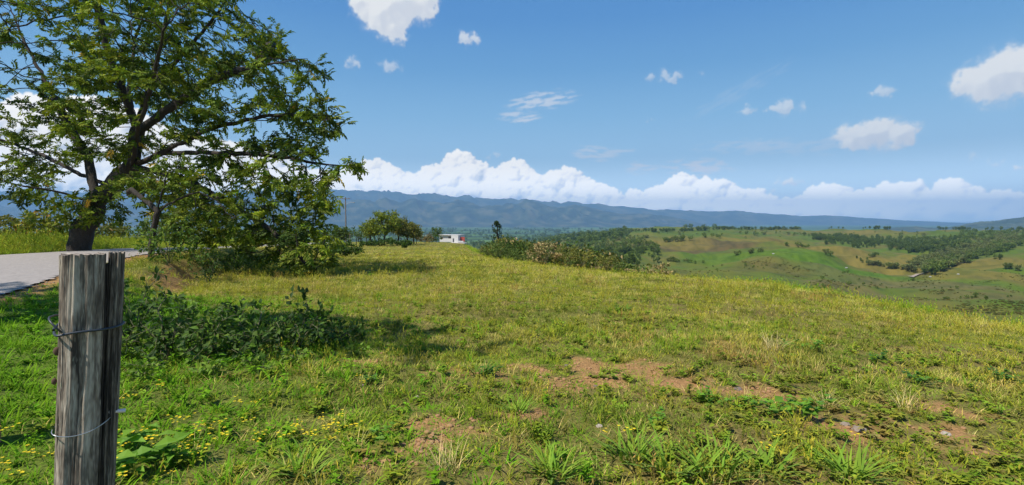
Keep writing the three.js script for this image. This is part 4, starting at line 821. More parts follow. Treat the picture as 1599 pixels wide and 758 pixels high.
// ---------------------------------------------------------------- shrubs
const site = (px, d) => { const x = ((px - 799.5) / FOCAL) * d; return [x, groundHeight(x, -d) - 0.03, -d]; };
function shrub(spec) {
  const { w, h, stems = 6 } = spec, r = seeded(spec.seed + 3), paths = [];
  for (let k = 0; k < stems; k++) { const a = (k / stems) * 6.283 + r(), q = 0.3 * w * (0.3 + 0.7 * r()); paths.push([[0, 0, 0], [Math.cos(a) * q * 0.4, h * 0.3, Math.sin(a) * q * 0.4], [Math.cos(a) * q, h * (0.5 + 0.25 * r()), Math.sin(a) * q]]); }
  return plant({ category: 'shrub', step: 0.12 * Math.sqrt(h), kill: 0.14 * Math.sqrt(h), clump: 0.12 * w, rBase: 0.02 * h + 0.008, rTip: 0.003, thin: 4, paths, n: 260, ...spec, spots: spec.spots ?? [[0, h * 0.52, 0, w * 0.5, h * 0.46, w * (spec.deep ?? 0.42)], [w * 0.2, h * 0.75, 0, w * 0.25, h * 0.28, w * 0.25], [-w * 0.25, h * 0.6, w * 0.1, w * 0.25, h * 0.3, w * 0.25]] });
}
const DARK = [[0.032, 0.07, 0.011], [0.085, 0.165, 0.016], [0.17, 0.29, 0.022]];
const onSight = (px, py) => { const p = groundAt(px, py); return [p.x, p.y - 0.03, p.z]; };
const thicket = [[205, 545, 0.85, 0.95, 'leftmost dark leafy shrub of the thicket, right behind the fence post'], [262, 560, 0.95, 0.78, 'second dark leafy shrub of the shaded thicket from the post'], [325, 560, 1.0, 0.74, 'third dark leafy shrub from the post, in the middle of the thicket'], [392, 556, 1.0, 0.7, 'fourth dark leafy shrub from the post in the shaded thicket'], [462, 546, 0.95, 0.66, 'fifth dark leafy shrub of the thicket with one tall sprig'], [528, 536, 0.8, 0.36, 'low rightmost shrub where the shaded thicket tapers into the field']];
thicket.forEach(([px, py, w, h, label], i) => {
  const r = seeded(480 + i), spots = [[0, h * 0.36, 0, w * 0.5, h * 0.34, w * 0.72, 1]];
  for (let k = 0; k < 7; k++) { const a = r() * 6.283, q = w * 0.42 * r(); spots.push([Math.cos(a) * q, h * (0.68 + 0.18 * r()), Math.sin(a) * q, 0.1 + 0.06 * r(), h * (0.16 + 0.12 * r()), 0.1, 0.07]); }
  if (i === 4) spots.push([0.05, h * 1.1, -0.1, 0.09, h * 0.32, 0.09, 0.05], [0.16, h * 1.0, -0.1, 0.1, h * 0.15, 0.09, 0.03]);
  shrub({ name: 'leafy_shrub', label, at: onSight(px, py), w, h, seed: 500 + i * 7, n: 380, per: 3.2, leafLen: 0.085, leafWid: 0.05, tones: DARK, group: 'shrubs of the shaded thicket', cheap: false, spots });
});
// small bright plants in front of the thicket
const front = [[228, 592, 0.4, 0.26], [330, 590, 0.35, 0.22], [405, 582, 0.4, 0.26], [462, 572, 0.35, 0.24], [196, 560, 0.5, 0.4], [555, 556, 0.3, 0.2]];
front.forEach(([px, py, w, h], i) => shrub({ name: 'low_shrub', label: ['low bright green shrub at the foot of the thicket near the post', 'small pale green shrub before the middle of the thicket', 'small bright shrub below the thicket, right of its middle', 'little green shrub at the thicket front under the tall sprig', 'bright green shrub peeping out just right of the post', 'tiny shrub in front of the right end of the thicket'][i], at: onSight(px, py), w, h, seed: 560 + i * 5, n: 90, per: 2.6, stems: 4, leafLen: 0.07, leafWid: 0.045, tones: [[0.1, 0.19, 0.018], [0.18, 0.3, 0.022], [0.26, 0.36, 0.03]], group: 'low shrubs before the thicket', cheap: false }));
// bushes along the bank by the road
const BRIGHT = [[0.07, 0.14, 0.015], [0.15, 0.26, 0.02], [0.22, 0.33, 0.026]];
shrub({ name: 'bank_bush', label: 'bright green leafy bush on the cut bank under the big tree', at: site(262, 16.8), w: 2.0, h: 1.35, seed: 610, n: 420, per: 3, leafLen: 0.13, leafWid: 0.075, tones: BRIGHT });
shrub({ name: 'bank_bush', label: 'dark bush on the bank beside the bright green one, in the tree shade', at: site(322, 16.4), w: 1.2, h: 1.15, seed: 620, n: 260, per: 3, leafLen: 0.11, leafWid: 0.06, tones: DARK });
shrub({ name: 'bank_bush', label: 'long low bush along the bank behind the drooping branches', at: site(385, 21), w: 2.6, h: 0.8, seed: 630, n: 300, per: 3, leafLen: 0.13, leafWid: 0.07, tones: BRIGHT });
shrub({ name: 'bank_bush', label: 'low bush on the far end of the bank, right of the drooping branches', at: site(535, 44), w: 3.2, h: 1.3, seed: 640, n: 220, per: 3, leafLen: 0.26, leafWid: 0.15, tones: DARK });
shrub({ name: 'bank_bush', label: 'small bush where the bank meets the field beneath the utility pole', at: site(508, 40), w: 2.0, h: 1.6, seed: 645, n: 200, per: 3, leafLen: 0.24, leafWid: 0.14, tones: BRIGHT });

// ---------------------------------------------------------------- single tufts, leafy plants and stones one can point at in the field
const tuftShapes = [clumpGeometry(71, { blades: 60, height: 0.28, spread: 0.09, width: 0.019, lean: 0.9, seg: 4 }), clumpGeometry(72, { blades: 50, height: 0.25, spread: 0.09, width: 0.021, lean: 1.1, seg: 4 }), clumpGeometry(73, { blades: 60, height: 0.3, spread: 0.07, width: 0.006, lean: 0.7, seg: 4, vary: 0.3 })];
const bladeBright = leafMat([0.21, 0.34, 0.03], 0.22, 0.8), bladeDeep = leafMat([0.13, 0.23, 0.022], 0.22, 0.8), bladeStraw = leafMat([0.6, 0.48, 0.22], 0.15, 0.9);
const tufts = [[985, 716, 1.0, 0, 'leftmost of the bright wide bladed grass tufts near the bottom edge'], [1052, 738, 1.15, 1, 'bright wide bladed grass tuft at the bottom edge, second from the left'], [1112, 745, 1.1, 0, 'bright grass tuft at the bottom edge under the leafy patch'], [1192, 738, 1.0, 1, 'bright grass tuft at the bottom edge, rightmost of its cluster'], [862, 742, 0.9, 0, 'green grass tuft alone near the bottom edge, left of the cluster'], [468, 742, 0.9, 1, 'bright grass tuft at the bottom edge below the yellow flowers'], [972, 487, 1.1, 3, 'dark green grass tuft out in the middle of the field'], [752, 585, 0.8, 3, 'dark low tuft left of the bare red earth'], [806, 645, 0.7, 0, 'green tuft beside the round bare patch'], [1206, 548, 1.1, 2, 'pale straw tuft standing alone right of the bare earth'], [1325, 745, 1.0, 0, 'green grass tuft at the bottom edge towards the right corner'], [700, 738, 0.8, 2, 'thin dry tuft at the bottom edge left of centre'], [1290, 640, 0.7, 2, 'dry grass tuft above the bright leafy plant'], [1415, 640, 0.75, 2, 'dry grass tuft in the right of the field below the dark plant']];
for (const [px, py, s, k, label] of tufts) {
  const p = groundAt(px, py), m = k === 2 ? bladeStraw : k === 3 ? bladeDeep : bladeBright, o = thing('grass_tuft', label, 'grass tuft', [p.x, p.y - 0.01, p.z], px * 0.7, 'grass tufts in the field');
  part(o, 'blades', tuftShapes[k === 3 ? 1 : k], m); o.scale.setScalar(s * 1.15);
}
const herbShapes = [weedGeometry(81, { leaves: 46, size: 0.1, wid: 0.075, spread: 0.26, high: 0.24, stems: 8 }), weedGeometry(82, { leaves: 38, size: 0.085, wid: 0.06, spread: 0.3, high: 0.18, stems: 8 }), weedGeometry(83, { leaves: 22, size: 0.15, wid: 0.1, spread: 0.22, high: 0.26, stems: 5 })];
const herbBright = leafMat([0.16, 0.32, 0.022], 0.32, 0.6), herbDeep = leafMat([0.085, 0.2, 0.02], 0.3, 0.6);
const herbs = [[1255, 658, 1.0, 0, 0, 'bright round leaved plant standing at the right of the leafy patch'], [1205, 648, 0.8, 1, 0, 'leafy creeping plant in the middle of the patch'], [1160, 640, 0.75, 1, 0, 'leafy creeping plant left of the middle of the patch'], [1112, 634, 0.8, 1, 0, 'leftmost leafy plant of the creeping patch'], [1440, 603, 0.75, 0, 1, 'dark leafy plant in the right of the field'], [1266, 546, 1.0, 1, 0, 'low spreading leafy plant right of the pale straw tuft'], [1238, 548, 0.8, 1, 0, 'small leafy plant between the straw tuft and the spreading one'], [1375, 567, 0.7, 0, 1, 'small dark leafy plant behind the right of the field'], [1578, 600, 0.8, 0, 1, 'dark leafy plant at the right edge'], [222, 714, 0.9, 2, 0, 'large pale leaved plant beside the post at lower left'], [262, 722, 0.85, 2, 0, 'large pale leaved plant right of the one beside the post'], [205, 742, 0.8, 2, 0, 'pale leaved plant at the bottom corner beside the post'], [765, 588, 0.55, 0, 1, 'small dark plant left of the bare red earth'], [590, 690, 0.6, 1, 0, 'small leafy plant right of the yellow flowers'], [1030, 668, 0.55, 0, 0, 'small leafy plant above the wide bladed tufts'], [575, 600, 0.5, 0, 1, 'little dark plant in front of the end of the thicket'], [1000, 440, 0.7, 0, 1, 'tiny dark plant far up the middle of the field'], [700, 455, 0.8, 1, 1, 'small dark plant far up the field left of centre']];
for (const [px, py, s, k, m, label] of herbs) {
  const p = groundAt(px, py), o = thing('leafy_plant', label, 'plant', [p.x, p.y, p.z], px, 'leafy plants in the field'); part(o, 'leaves', herbShapes[k], m ? herbDeep : herbBright); o.scale.setScalar(s);
}
function stoneGeometry(seed, flat) { const g = new THREE.IcosahedronGeometry(1, 3), f = createNoise3D(seeded(seed)), p = g.attributes.position; for (let i = 0; i < p.count; i++) { const v = V(p.getX(i), p.getY(i), p.getZ(i)), k = 1 + 0.22 * f(v.x * 0.9, v.y * 0.9, v.z * 0.9) + 0.08 * f(v.x * 2.4, v.y * 2.4, v.z * 2.4); p.setXYZ(i, v.x * k, v.y * k * flat, v.z * k * 0.85); } g.computeVertexNormals(); return g; }
const stoneShapes = [stoneGeometry(91, 0.7), stoneGeometry(92, 0.45), stoneGeometry(93, 0.6)], rock = (c) => new THREE.MeshStandardMaterial({ color: new THREE.Color(...c), map: grainColor, roughness: 1 });
const stoneMats = [rock([0.52, 0.44, 0.35]), rock([0.22, 0.17, 0.14]), rock([0.36, 0.28, 0.21])];
const stones = [[936, 667, 0.036, 0, 0, 'pale rounded stone alone in the grass near the bottom middle'], [1153, 609, 0.05, 2, 1, 'dark grey stone right of the bare earth'], [1342, 672, 0.075, 1, 2, 'flat grey stone below the leafy patch'], [1320, 664, 0.05, 1, 2, 'smaller flat stone left of the flat grey one'], [566, 603, 0.03, 1, 2, 'small brown grey stone by the end of the thicket'], [651, 621, 0.03, 0, 0, 'small pale stone left of the bare patches'], [1478, 679, 0.05, 1, 0, 'pale flat stone at the right by the dirt streak'], [930, 604, 0.03, 2, 1, 'dark pebble in the strip of bare earth'], [441, 402, 0.2, 1, 0, 'pale stone on the bank beneath the drooping branches'], [885, 572, 0.04, 2, 1, 'dark clod at the left end of the bare red earth']];
for (const [px, py, r, k, m, label] of stones) { const p = groundAt(px, py), o = new THREE.Mesh(stoneShapes[k], stoneMats[m]); top(o, 'stone'); o.position.set(p.x, p.y + r * 0.06, p.z); o.scale.setScalar(r * 0.8); o.rotation.y = px; tag(o, label, 'stone', 'stones in the field'); }
// loose grit along the broken edge of the road
{
  const r = seeded(99), M = new THREE.Matrix4(), Q = new THREE.Quaternion(), list = [], g = stoneGeometry(94, 0.6);
  for (let k = 0; k < 5000 && list.length < 900; k++) { const x = -5.5 - 10 * r(), z = -3 - 20 * r(), e = roadEdge(x, z); if (e > 0.9 * r() || e < -0.15) continue; const s = 0.008 + 0.022 * r() * r(); M.compose(V(x, groundHeight(x, z) + s * 0.2, z), Q.setFromAxisAngle(V(0, 1, 0), r() * 6), V(s, s, s)); list.push(M.clone()); }
  const m = new THREE.InstancedMesh(new THREE.IcosahedronGeometry(1, 1), stoneMats[2], list.length); list.forEach((x, i) => m.setMatrixAt(i, x));
  tag(top(m, 'grit'), 'loose grit along the broken road edge', 'gravel', null, 'stuff');
}

// ---------------------------------------------------------------- along the far side of the road: hedge and rough bushes
const OLIVE = [[0.14, 0.155, 0.024], [0.25, 0.255, 0.036], [0.35, 0.33, 0.05], [0.4, 0.27, 0.1]], MID = [[0.07, 0.12, 0.02], [0.14, 0.21, 0.028], [0.22, 0.28, 0.035]], TAN = [[0.2, 0.16, 0.055], [0.33, 0.25, 0.09], [0.42, 0.32, 0.13], [0.14, 0.17, 0.03]];
const hedge = [[-20, 40, 4.5, 2.6, 'rough olive bush of the hedge at the far left edge'], [28, 43, 4.2, 2.6, 'green hedge bush behind the road, left of the pale one'], [66, 41, 3.2, 3.0, 'yellowish bush with large leaves behind the road'], [100, 46, 4, 2.6, 'olive hedge bush right of the yellowish one'], [160, 44, 3.6, 2.3, 'green bush behind the great trunk, on its right'], [205, 48, 4.4, 2.6, 'brownish bush behind the road between the two trunks'], [262, 52, 4.2, 2.6, 'green bush beyond the road behind the slim tree'], [330, 60, 5, 2.8, 'olive bush beyond the road behind the hanging foliage'], [395, 70, 5.5, 2.8, 'green bush far along the road behind the hanging foliage'], [455, 84, 6, 3, 'distant bush along the road left of the utility pole']];
hedge.forEach(([px, d, w, h, label], i) => shrub({ name: 'hedge_bush', label, at: site(px, d), w, h, seed: 700 + i * 9, n: 240, per: 3, leafLen: i === 2 ? 0.5 : 0.3, leafWid: i === 2 ? 0.2 : 0.17, tones: i === 2 ? [[0.2, 0.26, 0.025], [0.32, 0.34, 0.03], [0.45, 0.4, 0.05], [0.5, 0.25, 0.05]] : i % 3 === 2 ? MID : OLIVE, dry: i % 2 ? 0.12 : 0.04, group: 'hedge bushes across the road' }));

// ---------------------------------------------------------------- row of trees, fence and pole at the far end of the field
const FRESH = [[0.15, 0.21, 0.02], [0.3, 0.36, 0.03], [0.44, 0.46, 0.04]];
function fieldTree(label, px, d, h, w, trunk, seed, tones, group, name = 'field_tree', extra = {}) {
  const r = seeded(seed), lean = (r() - 0.5) * 0.6, b = trunk;
  return plant({ name, label, category: 'tree', group, at: site(px, d), paths: [[[0, 0, 0], [lean * 0.3, b * 0.5, 0.1], [lean, b, 0.1], [lean * 1.3, h * 0.6, 0]], [[lean, b, 0.1], [w * 0.25, h * 0.55, 0.3]], [[lean, b, 0.1], [-w * 0.25, h * 0.55, -0.3]], [[lean, b, 0.1], [0.2, h * 0.5, w * 0.25]]],
    spots: [[0, h * 0.62, 0, w * 0.5, h * 0.26, w * 0.45], [-w * 0.18, h * 0.78, 0.2, w * 0.26, h * 0.2, w * 0.26], [w * 0.2, h * 0.72, -0.2, w * 0.28, h * 0.2, w * 0.28], [w * 0.05, h * 0.48, 0.3, w * 0.48, h * 0.14, w * 0.4]], n: 700, step: 0.33, kill: 0.33, clump: 0.55, rBase: 0.16, rTip: 0.018, leafLen: 0.4, leafWid: 0.25, per: 4.5, thin: 4, tones, seed, material: bark, spread: 0.45, ...extra });
}
const rowGroup = 'row of trees at the far end of the field';
fieldTree('tallest bright green tree of the row at the far end of the field', 600, 96, 7.2, 6.2, 2.2, 801, FRESH, rowGroup);
fieldTree('small green tree at the left end of the row, near the pole', 578, 100, 5.2, 3.4, 1.6, 803, FRESH, rowGroup);
fieldTree('olive tree in the middle of the far row', 621, 104, 6.2, 4.6, 1.8, 805, OLIVE, rowGroup);
fieldTree('pale olive tree at the right end of the far row', 637, 100, 5.2, 4.8, 1.6, 807, OLIVE, rowGroup);
fieldTree('short tree hidden behind the right end of the far row', 646, 112, 4.2, 3.2, 1.4, 809, OLIVE, rowGroup);
fieldTree('stumpy small tree beside the fence left of the utility pole', 532, 96, 3.8, 3.0, 1.3, 811, MID, rowGroup);
for (const [px, d, w, h, label] of [[604, 92, 5, 1.4, 'dark bush at the foot of the tallest tree of the far row'], [630, 95, 3.4, 1.1, 'dark bush at the foot of the middle trees of the far row'], [575, 90, 3.2, 1.0, 'low dark bush left of the far row of trees'], [664, 120, 5, 2.6, 'brown and green bush left of the white house'], [674, 140, 6, 2.2, 'green bush against the white house at its left'], [632, 78, 0.9, 0.9, 'tiny shrub alone in the far field before the tree row']]) shrub({ name: 'field_bush', label, at: site(px, d), w, h, seed: 830 + px, n: 150, per: 3, leafLen: 0.32, leafWid: 0.19, tones: label.startsWith('brown') ? TAN : DARK, group: 'bushes at the far end of the field' });
// low belt of trees beyond the pole
for (let i = 0; i < 9; i++) { const px = 498 + i * 11 + (i % 3) * 3; fieldTree(['leftmost', 'second', 'third', 'fourth', 'fifth', 'sixth', 'seventh', 'eighth', 'ninth'][i] + ' low dark tree from the left in the belt beyond the pole', px, 165 + (i % 4) * 8, 4.2 + (i % 3) * 0.7, 5, 0.8, 850 + i * 3, MID, 'belt of low trees beyond the pole', 'belt_tree', { n: 130, leafLen: 0.55, leafWid: 0.32, step: 0.6, kill: 0.62 }); }
// round bushy palm-like tree by the house and the dark spire by the thicket
fieldTree('round dark bushy tree rising behind the white house at its left', 681, 172, 5.6, 4.0, 2.2, 881, MID, null, 'round_tree', { n: 260, leafLen: 0.5, leafWid: 0.22, up: 1.2 });
fieldTree('dark upright tree standing alone above the left end of the thicket', 777, 88, 5.4, 2.2, 1.5, 883, [[0.02, 0.045, 0.012], [0.045, 0.085, 0.016], [0.08, 0.12, 0.02]], null, 'upright_tree', { n: 240, leafLen: 0.34, leafWid: 0.16, spots: [[0, 4.2, 0, 0.8, 1.8, 0.8], [0, 6, 0, 0.65, 1.0, 0.65], [0, 2.6, 0, 0.9, 0.8, 0.8], [0.2, 6.8, 0, 0.3, 0.4, 0.3]] });
{ // utility pole with crossarm and lamp bracket
  const [x, y, z] = site(540, 112), o = thing('utility_pole', 'tall thin utility pole with crossarm and lamp bracket at the far field edge', 'pole', [x, y - 0.2, z]), m = new THREE.MeshStandardMaterial({ color: new THREE.Color(0.2, 0.16, 0.13), roughness: 0.95 }), metal = new THREE.MeshStandardMaterial({ color: new THREE.Color(0.3, 0.31, 0.32), roughness: 0.5, metalness: 0.6 });
  const g = new THREE.CylinderGeometry(0.1, 0.17, 10.6, 10); g.translate(0, 5.3, 0); part(o, 'pole', g, m);
  const a = new THREE.BoxGeometry(2.4, 0.13, 0.13); const ar = part(o, 'crossarm', a, m); ar.position.set(-0.15, 10.2, 0.12);
  for (const q of [-1.2, -0.55, 0.7]) { const k = part(o, 'insulator', new THREE.LatheGeometry([[0, 0], [0.06, 0], [0.075, 0.08], [0.04, 0.12], [0.06, 0.18], [0, 0.22]].map(([r, h]) => new THREE.Vector2(r, h)), 10), metal); k.position.set(q, 10.26, 0.12); }
  const arm = part(o, 'lamp_bracket', new THREE.TubeGeometry(new THREE.CatmullRomCurve3([V(0.1, 8.9, 0), V(0.8, 9.25, 0), V(1.6, 9.4, 0)]), 16, 0.035, 6), metal);
  const head = new THREE.SphereGeometry(0.2, 14, 8); head.scale(1.7, 0.45, 0.8); const hd = part(o, 'lamp_head', head, metal); hd.position.set(1.75, 9.38, 0);
}
[[546, 88], [556, 92], [563, 96], [572, 99], [585, 101], [592, 103], [612, 108], [626, 110], [650, 112], [519, 80], [506, 75], [494, 70]].forEach(([px, d], i) => {
  const o = thing('field_fence_post', ['pale fence post right of the utility pole', 'thin fence post left of the far row of trees', 'second thin fence post left of the far tree row', 'fence post under the leftmost tree of the row', 'fence post left of the tallest row tree', 'fence post behind the tallest row tree', 'fence post among the middle row trees', 'fence post under the pale olive trees', 'fence post at the right end of the row', 'fence post left of the utility pole', 'fence post behind the drooping branch tips', 'fence post furthest left along the road'][i], 'fence post', site(px, d), 0, 'thin posts of the far fence');
  const g = new THREE.CylinderGeometry(0.06, 0.075, 1.6 + (i ? 0 : 0.7), 7); g.translate(0, 0.75 + (i ? 0 : 0.3), 0); part(o, 'post', g, i ? bark : paleBark); const c = new THREE.ConeGeometry(0.065, 0.1, 7); const cp = part(o, 'post_tip', c, i ? bark : paleBark); cp.position.y = i ? 1.6 : 2.25;
});
{ // small white house
  const white = new THREE.MeshStandardMaterial({ color: new THREE.Color(0.8, 0.78, 0.75), roughness: 0.85, map: grainColor.clone() }), dark = new THREE.MeshStandardMaterial({ color: new THREE.Color(0.05, 0.05, 0.055), roughness: 0.4 }), red = new THREE.MeshStandardMaterial({ color: new THREE.Color(0.42, 0.07, 0.05), roughness: 0.8 }), pale = new THREE.MeshStandardMaterial({ color: new THREE.Color(0.6, 0.55, 0.5), roughness: 0.9 }), wood = new THREE.MeshStandardMaterial({ color: new THREE.Color(0.25, 0.13, 0.08), roughness: 0.8 });
  white.map.repeat.set(3, 3);
  const d = 150, [x, y, z] = site(706, d), o = thing('house', 'small white flat roofed house with red side wall at the end of the field', 'house', [x, y + 0.25, z], -0.35);
  const box = (name, w, h, dp, px, py, pz, m, parent = o) => { const b = part(parent, name, new THREE.BoxGeometry(w, h, dp), m); b.position.set(px, py, pz); return b; };
  box('wall', 2.6, 2.7, 5, 0.9, 1.2, -2.5, white); box('wing', 4.6, 2.5, 4, -2.72, 1.3, -2.6, white);
  box('roof', 7.4, 0.14, 5.1, -1.4, 2.64, -2.53, white);
  const w1 = box('window', 1.0, 0.62, 0.06, -1.2, 1.75, -0.58, dark); box('frame', 1.1, 0.06, 0.08, 0, -0.34, 0.02, pale, w1);
  const dr = box('door', 0.42, 1.35, 0.06, 0.45, 0.75, 0.02, dark); box('handle', 0.04, 0.1, 0.05, 0.13, 0, 0.05, pale, dr);
  const w2 = box('window', 0.8, 0.45, 0.06, -4.1, 1.5, -0.58, wood); box('frame', 0.9, 0.06, 0.08, 0, -0.26, 0.02, pale, w2);
  for (let k = 0; k < 5; k++) box('red_plank', 1.6, 0.32, 0.1, 3.02, 0.4 + k * 0.34, -1.6 - 0.02 * (k % 2), red);
  box('terrace', 5, 0.3, 2.2, 2.6, -0.2, 0.2, pale); box('low_wall', 2.4, 0.4, 0.2, 3.2, 0.4, 0.6, white); o.scale.set(0.88, 0.8, 0.88);
}

// ---------------------------------------------------------------- shrubs on the brow and the slope behind it
const protoAt = [0, -60, 30];
const topLine = [[748, 384], [762, 374], [775, 366], [790, 361], [815, 364], [850, 369], [900, 375], [935, 386], [962, 398], [1000, 406], [1060, 409], [1100, 411], [1140, 421], [1180, 428]];
const shrubKinds = [
  ['green shrub', MID, 0, undefined], ['olive shrub', OLIVE, 0.1, undefined], ['dry tan shrub', TAN, 0.25, { share: 0.5, above: 0.5, n: 3, size: 0.16, color: [0.55, 0.42, 0.19], name: 'seed_heads' }], ['dark shrub', DARK, 0, undefined],
].map(([kind, tones, dry, blossom], i) => shrub({ name: 'slope_shrub', label: kind, at: [0, 0, 0], w: 2.2, h: 1.9, seed: 900 + i * 13, n: 230, per: 3, leafLen: 0.17, leafWid: 0.1, tones, dry, blossom }));
{
  const r = seeded(950), placed = [], where = ['among the mixed shrubs on the slope behind the field', 'in the brushy left part of the slope behind the field', 'at the right end of the slope brush'];
  let used = shrubKinds.map(() => false);
  const add = (k, px, d, s, sy, label, group, name = 'slope_shrub') => {
    const at = site(px, d); at[1] -= 0.05;
    if (!used[k]) { used[k] = true; const o = shrubKinds[k]; o.position.set(...at); o.rotation.y = px; o.scale.set(s, sy, s); tag(o, label, 'shrub', group); return o; }
    return copyOf(shrubKinds[k], name, label, at, px * 1.3, [s, sy, s], group);
  };
  const kindWord = ['green', 'olive', 'dry tan', 'dark green'];
  let n = 0;
  for (let t = 0; t < 1600 && n < 110; t++) {
    const px = 752 + 225 * r(), d = 29 + 66 * r() * r(), x = ((px - 799.5) / FOCAL) * d, s0 = browDistance(x, -d);
    if (s0 < -0.4 || s0 > 17) continue;
    if (placed.some(([a, b]) => Math.hypot(a - x, b + d) < 1.0)) continue;
    const g = groundHeight(x, -d), roof = place(px, table(topLine, px) - 2 + 8 * r(), d).y - g, low = s0 < 2.2, h = Math.min(roof, low ? 1.2 + 0.8 * r() : 2.3 + s0 * 0.72 + 1.4 * r());
    if (h < 0.5) continue;
    const k = low ? (r() < 0.24 ? 2 : r() < 0.5 ? 1 : 0) : r() < 0.4 ? 0 : r() < 0.45 ? 1 : r() < 0.2 ? 2 : 3, sy = h / 2.1, s = Math.max(0.6, Math.min(sy, 1.9) * (0.85 + 0.5 * r()));
    add(k, px, d, s, sy, `${kindWord[k]} shrub ${low ? 'edging the field before' : 'within'} the brush right of the house`, `${kindWord[k]} shrubs ${low ? 'at the field edge' : 'on the slope'}`); placed.push([x, -d]); n++;
  }
  // those one can point at along the brow to the right
  add(2, 1030, 27.6, 0.68, 0.68, 'round golden seeding bush on the brow, the largest of the tan ones', 'tan bushes on the brow');
  add(2, 1000, 28.4, 0.52, 0.44, 'tan bush just left of the round golden one', 'tan bushes on the brow'); add(2, 984, 29.2, 0.54, 0.47, 'leftmost tan bush on the brow beside the dark trees', 'tan bushes on the brow'); add(2, 1058, 27.2, 0.56, 0.4, 'low tan bush just right of the round golden one', 'tan bushes on the brow'); add(2, 1080, 26.8, 0.44, 0.36, 'low tan bush between the golden bush and the green ones', 'tan bushes on the brow');
  add(3, 1108, 26.8, 0.5, 0.4, 'dark green leafy shrub on the brow right of the tan bushes', 'green shrubs on the brow'); add(0, 1085, 25.8, 0.4, 0.3, 'low green shrub on the brow below the dark leafy one', 'green shrubs on the brow'); add(0, 1132, 26, 0.38, 0.32, 'small green shrub on the brow right of the dark leafy one', 'green shrubs on the brow'); add(1, 1222, 25.5, 0.32, 0.36, 'small yellow green shrub on the brow past the dark clump', 'green shrubs on the brow');
  add(3, 1190, 60, 1.1, 1.15, 'dark shrub clump in the hollow below the brow', 'shrubs in the hollow below the brow'); add(3, 1204, 62, 1.0, 1.3, 'tall dark shrub at the right of the clump in the hollow', 'shrubs in the hollow below the brow'); add(1, 1172, 58, 0.6, 0.8, 'small shrub left of the dark clump in the hollow', 'shrubs in the hollow below the brow');
  add(1, 1592, 33, 1.5, 1.7, 'big brown green bush at the right edge beyond the brow', 'bushes at the right below the brow'); add(0, 1570, 40, 1.2, 1.1, 'bush left of the big one at the right edge', 'bushes at the right below the brow');
}

